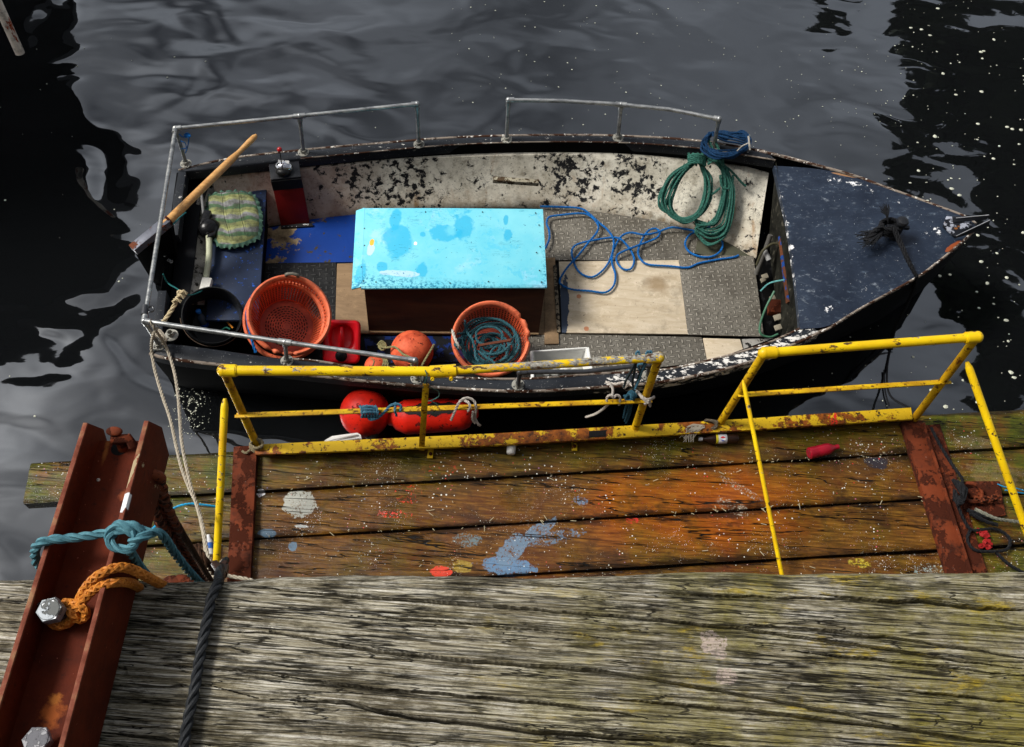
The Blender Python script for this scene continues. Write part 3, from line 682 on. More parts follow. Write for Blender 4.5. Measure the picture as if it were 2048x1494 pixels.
# floor
def floor(name, pts, z, mat, t=.015, par=None, bev=.002, **k):
    mb = MB(); mb.slab(PP(pts, z), t); return obj(name, mb, mat, par or boat, bevel=bev, **k)
MFD = paint('floor_dark', '070708', '101012', .6, 10, .5)
floor('floor_base', [(395, 460), (622, 430), (900, 406), (1085, 404), (1289, 428), (1540, 512), (1610, 690), (1440, 770), (1200, 790), (950, 790), (740, 780), (400, 745)], .085, MFD, .03)
def diamond(name, a, b, dark=1.0, rot=0):
    g = G(name); pv = g.map(rot=(0, 0, rot)); s_ = g.node('SeparateXYZ', {0: pv}); F = 19.0
    u, v = g.m('MULTIPLY', s_.outputs[0], F), g.m('MULTIPLY', s_.outputs[1], F*1.15)
    par = g.m('FLOORED_MODULO', g.m('ADD', g.m('FLOOR', u), g.m('FLOOR', v)), 2)
    fu = g.m('ABSOLUTE', g.m('SUBTRACT', g.m('FRACT', u), .5)); fv = g.m('ABSOLUTE', g.m('SUBTRACT', g.m('FRACT', v), .5))
    def ell(x, y): return g.m('ADD', g.m('POWER', g.m('DIVIDE', x, .46), 2), g.m('POWER', g.m('DIVIDE', y, .13), 2))
    e1, e2 = ell(fu, fv), ell(fv, fu)
    e = g.m('ADD', g.m('MULTIPLY', e1, par), g.m('MULTIPLY', e2, g.m('SUBTRACT', 1, par)))
    mk = g.step(e, 1.15, .6); shad = g.m('MULTIPLY', g.step(e, 2.6, 1.2), g.m('SUBTRACT', 1, mk))
    n = g.noise(5, 8, .7); n2 = g.noise(22, 8, .75)
    c = g.mix(g.step(n, .35, .65), a, b)
    c = g.mix(g.m('MULTIPLY', g.step(n2, .5, .66), .6), c, tuple(x*.4 for x in lin(b)[:3]))
    wearm = g.step(g.noise(2.6, 6, .7), .66, .60)
    c = g.mix(g.m('MULTIPLY', g.m('MULTIPLY', mk, wearm), .85), c, tuple(min(1, x*1.7) for x in lin(a)[:3]))
    c = g.mix(g.m('MULTIPLY', shad, g.m('MULTIPLY', wearm, .75)), c, tuple(x*.22 for x in lin(b)[:3]))   # shade round the treads put into the colour
    c = g.mix(g.step(g.noise(85, 3), .715, .74), c, (.66, .65, .6))
    return g.done(c, .5, .15, g.bump(g.m('MULTIPLY', mk, wearm), .004), .25)
ba = R(13)
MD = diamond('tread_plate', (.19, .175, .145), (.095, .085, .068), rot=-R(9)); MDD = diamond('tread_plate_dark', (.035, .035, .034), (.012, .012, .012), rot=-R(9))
def ply(name, a, b, st='2a1c10', blue=False):
    g = G(name); n = g.noise(3, 8, .7, .6, g.map(rot=(0, 0, R(-10)), sc=(1, 5, 1))); n2 = g.noise(2.2, 7, .7)
    c = g.mix(g.step(n, .35, .68), a, b); c = g.mix(g.m('MULTIPLY', g.step(n2, .50, .66), .8), c, tuple(x*.36 for x in lin(b)[:3]))
    c = g.mix(g.step(g.noise(45, 4, .7), .66, .70), c, st)
    c = g.mix(g.m('MULTIPLY', g.step(g.noise(11, 9, .78), .54, .62), .45), c, tuple(x*1.25 for x in lin(a)[:3]))
    if blue:
        c = g.mix(g.m('MULTIPLY', g.blob(P(1128, 610, .13), .04, .3, amp=.8, ns=12), 1), c, (.035, .05, .08))
        c = g.mix(g.m('MULTIPLY', g.blob(P(1316, 568, .13), .12, .12, amp=1.3, ns=6, soft=.9), .7), c, (.25, .17, .085))
        for x, y in ((1158, 592), (1173, 657)): c = g.mix(g.blob(P(x, y, .13), .020, .022, amp=.5), c, (.42, .18, .09))
    return g.done(c, .7, 0, g.bump(n, .001), .3)
MP1 = ply('plywood_pale', (.55, .47, .35), (.40, .32, .21), blue=True); MP2 = ply('plywood_brown', (.26, .17, .09), (.16, .10, .05))
g = G('blue_on_wood'); n = g.noise(5.5, 9, .65); sb = g.node('SeparateXYZ', {0: g.pos()})
c = g.mix(g.step(g.noise(8, 7, .7), .4, .62), (.36, .27, .15), (.10, .065, .035))
c = g.mix(g.step(g.m('ADD', n, g.m('MULTIPLY', g.step(sb.outputs[0], P(575, 480, .1).x, P(625, 480, .1).x), .20)), .535, .555), c, (.004, .04, .24))
c = g.mix(g.step(g.noise(16, 8), .63, .66), c, (.05, .04, .02)); MBW = g.done(c, .55, 0, g.bump(n, .002), .2)
floor('floor_board', [(531, 457), (626, 438), (712, 428), (712, 524), (528, 526)], .108, MBW, label='floor board with cracked bright blue paint over bare wood')
floor('floor_board', [(728, 672), (1075, 672), (1055, 720), (735, 728)], .10, paint('floor_blue_dark', '0a2a6a', '080a10', .46, 9, .5), label='dark blue painted floor board beside the fenders')
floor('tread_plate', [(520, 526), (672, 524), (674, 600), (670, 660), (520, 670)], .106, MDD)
floor('floor_board', [(674, 527), (1110, 515), (1118, 688), (1092, 688), (1090, 668), (738, 667), (670, 664)], .116, MP2)
floor('floor_board', [(1090, 516), (1110, 515), (1118, 687), (1089, 688)], .124, MP2)
floor('tread_plate', [(1080, 413), (1200, 416), (1289, 436), (1378, 455), (1420, 470), (1442, 498), (1362, 510), (1358, 521), (1080, 520)], .110, MD)
floor('tread_plate', [(1040, 670), (1120, 668), (1403, 674), (1416, 728), (1330, 760), (1190, 775), (1040, 775)], .108, MD)
floor('floor_hatch', [(1118, 523), (1359, 520), (1378, 668), (1124, 665)], .126, MP1, .02)
floor('tread_plate', [(1356, 509), (1507, 512), (1528, 673), (1376, 669)], .134, MD, .01)
floor('hinge_strip', [(1106, 530), (1113, 530), (1121, 664), (1114, 664)], .135, paint('hinge_wood', '8a7c66', '2a241c', .5, 20), .02)
floor('floor_board', [(1406, 676), (1480, 678), (1488, 704), (1416, 727)], .112, MP1, label='small plywood offcut in the floor by the near gunwale')
floor('floor_board', [(1484, 678), (1560, 676), (1560, 700), (1490, 706)], .112, MGW)
floor('floor_board', [(1395, 480), (1450, 480), (1500, 512), (1440, 516), (1390, 506)], .114, plain('greenish_board', (.07, .07, .045), .8))
# stern bench
floor('bench', [(424, 400), (533, 376), (517, 640), (412, 640)], .36, paint('bench_navy', '28344c', '2d5cb8', .60, 20, .42, .5, specks='8a8a8c', spthr=.72, spscale=50), .03, bev=.006)
wall('bench_front', [(533, 378), (517, 640)], .33, [(536, 470), (519, 690)], .09, MBLK)
# console with throttle
def cons():
    top = [(537, 325), (597, 319), (602, 353), (541, 359)]
    t = PP(top, .60); mb = MB(); mb.slab(t, .035); cb = obj('console', mb, plain('console_black', (.014, .015, .018), .35), boat, bevel=.003)
    c0 = sum(t, Vector())/4
    base = [P(x, y, .57) for x, y in top]
    dn = Vector((.02, .015, -.46)); f = [p.lerp(c0, .02)-Vector((0, 0, .035)) for p in base]
    dd_ = P(590, 450, .12)-P(571, 357, .56); mb = MB(); mb.slab(f, dd_.length, dd_.normalized()); obj('pedestal', mb, [plain('console_red', (.17, .004, .003), .55, var=.3)], cb, bevel=.004)
    mb = MB(); q = P(571, 365, .60)
    a_, b_ = (t[3]-Vector((0, .002, .0))), (t[2]-Vector((0, .002, 0)))
    mb.box((a_+b_)/2-Vector((0, .002, .075)), (b_-a_)/2, (0, .004, 0), (0, 0, .055)); obj('console_face', mb, plain('console_face_black', (.004, .004, .004), .6), cb)
    mb = MB(); mb.slab(PP([(561, 448), (624, 446), (626, 452), (562, 456)], .125), .02); pl_ = obj('foot_plate', mb, plain('foot_plate', (.012, .012, .012), .5), cb)
    sm = []
    for i, x in enumerate((607, 610, 613, 616)): sm.append(MB().box(P(x, 449, .128), (.004, 0, 0), (0, .008 if i % 2 else .005, 0), (0, 0, .001)))
    for x in (568, 576, 584, 593): sm.append(MB().box(P(x, 453, .128), (.0025, 0, 0), (0, .0025, 0), (0, 0, .001)))
    objs('plate_marking', sm, plain('mark_white', (.7, .7, .7), .6), cb)
    mc = plain('chrome', (.75, .76, .78), .12, 1, .2)
    mb = MB(); cc = P(568, 341, .605)
    for k in range(1): mb.ball(cc+Vector((0, .015, .02)), (.075, .055, .055), 24, 14)
    hd = obj('control_head', mb, mc, cb)
    mb = MB(); mb.ball(cc+Vector((0, -.030, .018)), (.060, .045, .035), 20, 12); obj('control_slot', mb, plain('slot_black', (.006, .006, .006), .35), cb)
    mb = MB(); mb.box(cc+Vector((-.018, .030, .070)), (.022, 0, 0), (0, .012, .004), (0, -.002, .005)); mb.box(cc+Vector((.032, .030, .068)), (.016, 0, 0), (0, .012, .004), (0, -.002, .005)); obj('control_sticker', mb, plain('sticker_white', (.75, .75, .73), .5), cb)
    a = cc+Vector((0, -.035, .04)); b = P(559, 299, .80)
    mb = MB(); mb.tube([a, a.lerp(b, .5)+Vector((.004, -.01, 0)), b], .0045, 8); lv = obj('throttle_lever', mb, plain('lever_black', (.03, .03, .03), .3, .5), cb)
    mb = MB(); mb.ball(b, .021, 18, 12); obj('knob', mb, plain('knob_red', (.42, .005, .008), .2, coat=.5), cb)
cons()
# engine box
g = G('lid_cyan'); n = g.noise(4, 7, .62, .3)
c = g.mix(g.step(g.noise(2.2, 6, .6), .36, .66), (.21, .62, .71), (.11, .53, .68))
c = g.mix(g.m('MULTIPLY', g.step(g.noise(3.0, 7, .7), .55, .64), .55), c, (.40, .66, .84))
deep = (.025, .40, .64)
for x, y, a_, b_, am in ((797, 480, .13, .19, .55), (792, 440, .055, .13, .5), (890, 468, .13, .10, .9), (925, 455, .08, .15, .9), (1016, 470, .042, .07, .6), (1012, 440, .022, .06, .5), (720, 545, .05, .11, .6), (765, 535, .05, .05, .6), (845, 470, .03, .03, .6), (845, 540, .05, .07, .8)):
    c = g.mix(g.m('MULTIPLY', g.blob(P(x, y, .60), a_, b_, amp=am*1.5, ns=6.5, soft=.22), .8), c, deep)
c = g.mix(g.m('MULTIPLY', g.blob(P(902, 462, .60), .06, .06, amp=.9, ns=9, soft=.5), .8), c, (.15, .57, .69))
c = g.mix(g.blob(P(801, 548, .60), .16, .030, amp=.5, ns=9), c, (.40, .62, .76)); c = g.mix(g.blob(P(742, 500, .60), .03, .06, amp=.8, ns=9), c, (.45, .62, .72))
c = g.mix(g.blob(P(744, 486, .60), .019, .030, amp=.35, ns=30), c, (.85, .45, .05)); c = g.mix(g.blob(P(831, 488, .60), .014, .02, amp=.5, ns=30), c, (.8, .8, .7))
c = g.mix(g.m('MULTIPLY', g.step(g.noise(6, 8, .78, .5), .56, .60), .5), c, (.05, .48, .70))
c = g.mix(g.step(g.noise(30, 6, .7), .655, .67), c, (.01, .15, .30))
sl = g.node('SeparateXYZ', {0: g.pos()})
e1 = g.m('MAXIMUM', g.step(sl.outputs[1], P(900, 562, .6).y+.03, P(900, 572, .6).y), g.step(g.m('SUBTRACT', sl.outputs[0], g.m('MULTIPLY', sl.outputs[1], .0)), P(1082, 500, .6).x, P(1092, 500, .6).x+.01))
c = g.mix(g.m('MULTIPLY', e1, g.step(g.noise(40, 6, .75), .50, .56)), c, (.01, .20, .34))
v = g.vor(17, rand=1); c = g.mix(g.m('LESS_THAN', v.outputs['Distance'], .045), c, (.01, .02, .03))
ed = g.m('ABSOLUTE', g.m('SUBTRACT', g.noise(7, 6, .6, .8, g.map(sc=(.4, 2.6, 1))), .5)); c = g.mix(g.m('MULTIPLY', g.step(ed, .005, .002), g.step(g.noise(4), .52, .56)), c, (.01, .20, .32))
MLID = g.done(c, .5, 0, g.bump(n, .004), .2)
ex = thing('engine_box', 'wooden engine box with bright cyan painted plywood lid', 'engine box', P(900, 600, .126))
mb = MB(); LZ = .60
lt = [P(727, 416, LZ+.01), P(900, 416, LZ+.006), P(1086, 418, LZ), P(1094, 571, LZ), P(900, 573, LZ), P(722, 573, LZ+.008)]
mb.slab(lt, .022)
lid = obj('lid', mb, MLID, ex, bevel=.003)
mb = MB(); mb.slab([P(712, 421, LZ-.03), P(729, 415, LZ+.012), P(724, 573, LZ+.010), P(703, 578, LZ-.035)], .014); obj('lid_flap', mb, MLID, lid, bevel=.003)
mb = MB(); mb.slab([P(722, 570, LZ+.010), P(1094, 568, LZ+.002), P(1094, 575, LZ-.008), P(722, 577, LZ-.002)], .016); obj('lid_edge', mb, MLID, lid, bevel=.003)
sm = []
for x, y in ((729, 457), (729, 491), (723, 534), (752, 564), (900, 566), (977, 563), (1083, 564), (1079, 541), (1073, 505), (1080, 493), (1078, 450), (1071, 426), (965, 424), (851, 424), (727, 562)):
    sm.append(MB().lathe(P(x, y, LZ+.009), (0, 0, 1), [(.006, 0), (.005, .003), (.0005, .003)], 8))
objs('screw', sm, plain('screw_dark', (.02, .03, .035), .5, .5), lid)
g = G('box_wood'); n = g.noise(3, 8, .7, .4, g.map(sc=(.6, 4, 4)))
c = g.mix(g.step(n, .35, .7), (.040, .014, .006), (.014, .005, .003)); MBX = g.done(c, .7, 0, g.bump(n, .002), .2)
mb = MB(); fa, fb = P(728, 572, LZ-.02), P(1091, 572, LZ-.02); bk = Vector((0, .50, 0)); bk = (P(1086, 420, LZ)-P(1093, 573, LZ))*.97
ga, gb = P(738, 664, .126), P(1077, 668, .126)
rows = []
for zt, (l, r_) in ((0, (fa, fb)), (1, (ga, gb))):
    rows.append([l, r_, Vector((r_.x, r_.y, r_.z))+bk, l+bk])
mb.grid([rows[0], rows[1]], close=True); obj('casing', mb, MBX, ex, smooth=0)
mb = MB(); mb.tube([ga+Vector((0, -.004, .01)), gb+Vector((0, -.004, .01))], .008, 6); obj('casing_trim', mb, MP2, ex)
# foredeck
g = G('foredeck_navy'); n = g.noise(16, 10, .74); sp_ = g.noise(55, 5, .7)
c = g.mix(g.step(g.noise(3, 8, .65), .35, .68), (.006, .011, .023), (.018, .028, .048))
c = g.mix(g.m('MULTIPLY', g.step(g.noise(12, 8, .75, 0, g.map(rot=(0, 0, R(-20)), sc=(1, 2.5, 1))), .56, .70), .45), c, (.12, .16, .21))
def edge_mask(a, b, wdt):
    A, B = P(*a, .8), P(*b, .8); d = B-A; L_ = d.length; mid2 = (A+B)/2; return g.blob(mid2, L_/2*1.15, wdt, math.atan2(d.y, d.x), .25, 10, .9)
em = g.m('MAXIMUM', edge_mask((1556, 330), (1606, 655), .05), g.m('MAXIMUM', g.blob(P(1705, 367, .8), .30, .06, R(-23+13-8), .3, 10, .7), g.m('MAXIMUM', g.blob(P(1868, 466, .85), .10, .09, 0, .4, 10, .8), g.blob(P(1665, 615, .8), .09, .055, R(30), .4, 10, .8))))
c = g.mix(g.step(g.m('ADD', n, g.m('MULTIPLY', em, .15)), .67, .70), c, (.72, .72, .72))
sc_ = g.noise(13, 8, .75, .4, g.map(rot=(0, 0, R(-25)), sc=(1, 1.7, 1)))
c = g.mix(g.m('MULTIPLY', g.m('MULTIPLY', g.step(sc_, .57, .68), g.step(g.noise(3, 3), .42, .56)), .35), c, (.5, .56, .62))
c = g.mix(g.step(g.noise(75, 3), .715, .735), c, (.6, .64, .66))
c = g.mix(g.blob(P(1905, 495, .86), .085, .022, R(38), .4, 20), c, (.24, .055, .015))
c = g.mix(g.blob(P(1695, 347, .8), .12, .015, R(-13), .3, 20), c, (.25, .13, .06))
MFK = g.done(c, .45, 0, g.bump(g.noise(30, 6, .7), .0015), .3)
aft = [(1552, 322), (1564, 392), (1574, 440), (1584, 505), (1594, 575), (1604, 651)]
nF = [(1604, 653), (1660, 648), (1719, 615), (1831, 553), (1874, 522), (1918, 486), (1944, 464)]
nf = resample([P(a, b, zg(a)+.012) for a, b in [(1552, 319)]+FD_F[1:]], 40); nn = resample([P(a, b, zg(a)+.012) for a, b in nF], 40)
al = resample([P(a, b, .80) for a, b in aft], 24); rows = []
for i in range(40):
    t = i/39; r_ = []
    for j in range(24):
        s_ = j/23; p_ = nf[i].lerp(nn[i], s_); straight = nf[0].lerp(nn[0], s_); p_ = p_+(al[j]-straight)*(1-t)**3*.8
        p_.z = nf[i].lerp(nn[i], s_).z+.05*math.sin(math.pi*s_)*(1-t)**.5
        r_.append(p_)
    rows.append(r_)
rows = [[p-Vector((0, 0, .05)) for p in rows[0]]]+rows
mb = MB(); mb.grid(rows); fd = obj('foredeck', mb, MFK, boat, smooth=50)
strip('foredeck_edge', FD_F, .012, MTRIM, .008)
strip('foredeck_edge', FD_N, .009, MTRIM, .012)
# bulkhead under the foredeck edge
tb_ = [P(a, b, .74) for a, b in aft]; bb = [P(1538, 470, .11), P(1541, 520, .11), P(1546, 560, .11), P(1552, 600, .11), P(1556, 640, .11), P(1562, 682, .11)]
g = G('bulkhead'); n = g.noise(9, 8, .7, .4, g.map(sc=(3, 1, .8))); c = g.mix(g.step(n, .4, .66), (.005, .005, .004), (.026, .026, .020)); c = g.mix(g.step(g.noise(14, 8), .60, .64), c, (.07, .065, .05)); MBH = g.done(c, .8, 0, g.bump(n, .003), .08)
mb = MB(); mb.grid([tb_, bb]); obj('bulkhead', mb, MBH, boat)
mb = MB(); mb.slab([P(1560, 470, .5), P(1574, 468, .5), P(1592, 600, .5), P(1576, 604, .5)], .03, (-.3, 0, -1)); obj('bulkhead_board', mb, paint('board_blue_rust', '5a3420', '123a78', .50, 12, .6, .5), boat, bevel=.003)
mb = MB(); mb.slab([P(1535, 475, .3), P(1548, 470, .3), P(1530, 430, .3), P(1556, 452, .45)], .02); 
# stowed pipe, hose and cords by the bulkhead
mb = MB(); mb.tube([P(1512, 548, .18), P(1528, 508, .34), P(1541, 470, .5)], .020, 12); obj('strut', mb, plain('grey_pipe_old', (.10, .095, .085), .6), boat)
mb = MB(); mb.tube([P(1528, 498, .38), P(1538, 520, .34)], .022, 16); obj('pipe_end', mb, plain('pipe_grey', (.34, .34, .33), .5), boat)
mb = MB(); mb.tube(resample([P(1513, 530, .3), P(1527, 500, .42), P(1552, 487, .45), P(1575, 510, .4)], 30), .011, 8); obj('hose', mb, plain('hose_olive', (.06, .055, .03), .5), boat)
mb = MB(); mb.tube(resample([P(1549, 582, .38), P(1532, 615, .30), P(1520, 650, .2), P(1522, 668, .16), P(1540, 674, .14), P(1556, 668, .14)], 40), .009, 8); obj('hose', mb, plain('hose_green', (.06, .17, .10), .5), boat)
rp = MB(); rp.rope([P(1521, 582, .36), P(1540, 566, .42), P(1577, 558, .5)], .007); obj('cord', rp, ropemat('rope_pale_teal', (.15, .42, .42)), boat)
sm = []
for x, y, s_ in ((1555, 635, 1), (1530, 553, .8), (1526, 560, .6), (1556, 655, .9), (1545, 596, .7)):
    sm.append(MB().box(P(x, y, .2), (.03*s_, .012, 0), (-.01, .018*s_, .01), (0, 0, .008)))
objs('scrap', sm, plain('scrap_pale', (.36, .32, .24), .8), boat, bevel=.003)
mb = MB(); mb.box(P(1548, 615, .22), (.05, 0, .0), (0, .05, .02), (0, 0, .03)); obj('bracket', mb, MRUST, boat, bevel=.008)
# samson post on the foredeck
g_z = .885
mb = MB(); b0 = P(1786, 474, .86); mb.lathe(b0, (.0, .0, 1), [(.036, 0), (.036, .16), (.044, .17), (.046, .19), (.038, .205), (.02, .212), (.001, .213)], 22); mb.box(b0+Vector((-.01, 0, .12)), (.085, 0, 0), (0, .012, 0), (0, 0, .012))
obj('mooring_post', mb, plain('post_black', (.014, .015, .018), .4), boat)
# bow roller
ms_ = plain('bow_steel', (.30, .32, .38), .35, .5, .5, 25)
mb = MB(); mb.slab([P(1886, 452, .91), P(1893, 432, .91), P(1938, 436, .915), P(1945, 452, .915), P(1908, 472, .91)], .012); br_ = obj('bow_roller', mb, paint('bow_plate', 'a8acb8', '10131a', .47, 13, .4, .4, specks='7a4a20', spthr=.66, spscale=20), boat, bevel=.003)
for q in ([(1904, 433, .93), (1978, 430, 1.0), (1972, 438, .95), (1905, 443, .915)], [(1908, 471, .93), (1980, 440, 1.0), (1976, 452, .95), (1935, 468, .915), (1912, 474, .91)]):
    mb = MB(); mb.slab([P(*a) for a in q], .008, (.1, -1, .0)); obj('cheek_plate', mb, plain('cheek_black', (.02, .022, .028), .35, .3), br_, bevel=.001)
mb = MB(); mb.tube([P(1912, 436, .945), P(1978, 430, 1.005)], .003, 6); mb.tube([P(1912, 472, .93), P(1980, 440, 1.003)], .003, 6); obj('cheek_edge', mb, plain('edge_bright', (.6, .6, .62), .3, .6), br_)
# small fitting and scrap on the far corner of the deck
mb = MB(); mb.slab([P(1508, 296, .70), P(1530, 300, .71), P(1536, 316, .71), P(1515, 312, .70)], .015); obj('deck_chock', mb, MTRIM, boat, bevel=.003)
# rails
g = G('galvanised'); n = g.noise(25, 7, .7, vec=g.map(sc=(.5, 1, 1))); c = g.ramp(n, [(.3, (.07, .075, .08)), (.5, (.30, .31, .31)), (.7, (.55, .55, .52))]); MG = g.done(c, .38, .75, g.bump(n, .001), .5)
MGD = plain('galvanised_dark', (.05, .053, .06), .42, .3, .4, 20)
MFL = paint('flange_grey', '9c9a90', '2a2622', .56, 30, .6, .6)
RZ = 1.01
def pipe_rail(tops, bases, mat, lab=None, side=1):
    r_ = obj_r = MB(); q = [P(a, b, RZ+(zg(a)-.62)) for a, b in tops]
    pts = [q[0]]
    obj_r.tube(q, .0165, 14, smooth=False) if len(q) == 2 else obj_r.tube(resample(q, 60, smooth=False), .0165, 14)
    ro = obj('guard_rail', obj_r, mat, boat, label=lab)
    for (i, b) in bases:
        t = q[i]; bp = P(b[0], b[1], zg(b[0])+.004)
        mb = MB(); mb.tube([bp, t], .0155, 12); mb.tube([t-(t-bp).normalized()*.055, t-(t-bp).normalized()*.02], .021, 12); obj('stanchion', mb, MGD if mat is MGD else mat, ro)
        mb = MB(); mb.ball(t, .024, 14, 8)
        for e in (i-1, i+1):
            if 0 <= e < len(q): mb.tube([t, t+(q[e]-t).normalized()*.045], .0225, 12)
        obj('elbow', mb, mat, ro)
        mb = MB(); mb.lathe(bp, (0, 0, 1), [(.046, 0), (.046, .006), (.026, .008), (.024, .035), (.018, .036)], 22)
        fo = obj('base_flange', mb, MFL, ro)
        sm = []
        for k in range(4):
            a = k*1.571+.6; sm.append(MB().lathe(bp+Vector((math.cos(a)*.034, math.sin(a)*.034, .006)), (0, 0, 1), [(.006, 0), (.006, .004), (.001, .004)], 6))
        objs('screw', sm, MGD, fo)
    return ro
pipe_rail([(834, 208), (599, 232), (351, 257), (289, 642), (570, 684), (830, 721)], [(0, (838, 289)), (1, (607, 305)), (2, (372, 328)), (3, (318, 691)), (4, (574, 722)), (5, (834, 757))], MG, 'long guard rail round the stern')
pipe_rail([(1017, 200), (1130, 202), (1242, 209), (1340, 219), (1438, 238)], [(0, (1013, 279)), (2, (1236, 276)), (4, (1428, 292))], MG, 'short guard rail on the far side')
pipe_rail([(1040, 744), (1170, 743), (1298, 729)], [(0, (1036, 770)), (2, (1296, 752))], MGD, 'dark short guard rail on the near side')
mb = MB(); bp = P(343, 671, .625); mb.lathe(bp, (0, 0, 1), [(.050, 0), (.050, .006), (.024, .008), (.024, .05), (.018, .05), (.018, .01)], 22); obj('spare_flange', mb, MFL, boat)
mb = MB(); bp = P(302, 620, .98); mb.lathe(bp, (.3, -.2, 1), [(.020, 0), (.024, .01), (.024, .035), (.017, .035), (.017, .005)], 18); mb.tube([P(291, 612, 1.01), P(289, 630, 1.01)], .024, 14); obj('pipe_clamp', mb, MGD, boat)
# tiller and rudder
tl = thing('tiller', 'varnished wooden tiller handle in a worn steel sleeve over the stern', 'tiller', P(330, 460, .75))
a, b, c1, d = P(266, 500, .82), P(338, 441, .86), P(478.5, 303.8, .89), P(513, 270, .92)
mb = MB(); t = (b-a).normalized(); sdv = t.cross(Vector((0, 0, 1))).normalized(); upv = sdv.cross(t)
mb.box((a+b)/2, (b-a)/2, sdv*.036, upv*.032); obj('sleeve', mb, paint('sleeve_steel', '6f727c', '5a2c14', .56, 12, .4, .5, metal=.3), tl, bevel=.006)
mb = MB(); q = resample([b-t*.05, b, b.lerp(c1, .5), c1, c1.lerp(d, .25), c1.lerp(d, .6), d.lerp(c1, .12), d], 40, smooth=False)
rr_ = []
for i in range(40):
    f_ = i/39; rr_.append(.034-.006*f_ if f_ < .72 else .0297-(f_-.72)/.09*.011 if f_ < .81 else .0187+(f_-.81)/.12*.006 if f_ < .93 else .0247-(f_-.93)*.06)
rr_[-1] = .012
g = G('tiller_wood'); vv = g.map(rot=(0, 0, R(-47)), sc=(1, 12, 12)); n = g.noise(5, 7, .6, .3, vv); c = g.mix(g.step(n, .35, .65), (.62, .34, .11), (.46, .22, .06)); c = g.mix(g.step(g.noise(18, 6), .66, .70), c, (.20, .09, .03)); MTW = g.done(c, .38, 0, g.bump(n, .001), .5, .3)
mb.tube(q, rr_, 16); obj('handle', mb, MTW, tl)
mb = MB(); mb.tube([b-t*.012, b+t*.006], .041, 16); obj('collar', mb, MRUST, tl)
mb = MB(); mb.slab([a+Vector((0.0, 0, -.03)), b+Vector((.0, 0, -.03)), P(352, 508, .60), P(346, 545, .2), P(322, 580, -.1), P(304, 562, .05)], .03, (.4, .8, 0)); obj('rudder_blade', mb, MBLK, tl, bevel=.004)
mb = MB(); mb.rope([P(347, 448, .86), P(360, 435, .7), P(372, 425, .6)], .006); obj('lashing', mb, ropemat('teal_cord', (.05, .25, .28)), tl)
# bilge pump with pipes at the stern
mp = thing('bilge_pump', 'black hand bilge pump with pale hose beside the green cushion', 'pump', P(418, 470, .40))
mb = MB(); q = P(419, 462, .40); mb.lathe(q, (.15, -.1, 1), [(.07, 0), (.085, .02), (.085, .07), (.06, .095), (.03, .11), (.001, .112)], 22); mb.box(q+Vector((-.02, .06, .08)), (.03, 0, 0), (0, .07, 0), (0, 0, .025)); mb.box(q+Vector((.05, -.07, .04)), (.03, .02, 0), (0, .03, 0), (0, 0, .03))
obj('pump_body', mb, plain('pump_black', (.007, .007, .008), .25), mp, bevel=.008)
mb = MB(); mb.tube([P(407, 428, .45), P(405, 410, .47), P(403, 390, .48)], .012, 10); obj('pipe', mb, plain('pump_pipe', (.32, .32, .31), .4), mp)
mb = MB(); mb.tube(resample([P(416, 466, .44), P(418, 480, .44), P(418, 510, .43), P(415, 535, .42), P(412, 556, .40)], 24), .024, 14); obj('hose', mb, plain('hose_cream', (.50, .52, .36), .45), mp)
mb = MB(); mb.tube([P(416, 464, .45), P(417, 470, .45)], .028, 14); mb.tube([P(386, 560, .42), P(388, 590, .40), P(384, 600, .38)], .02, 10); obj('hose_clip', mb, MGD, mp)
mb = MB(); mb.box(P(412, 572, .42), (.038, 0, 0), (.0, .065, 0), (0, 0, .025)); obj('white_box', mb, plain('white_plastic', (.70, .68, .62), .4), mp, bevel=.006)

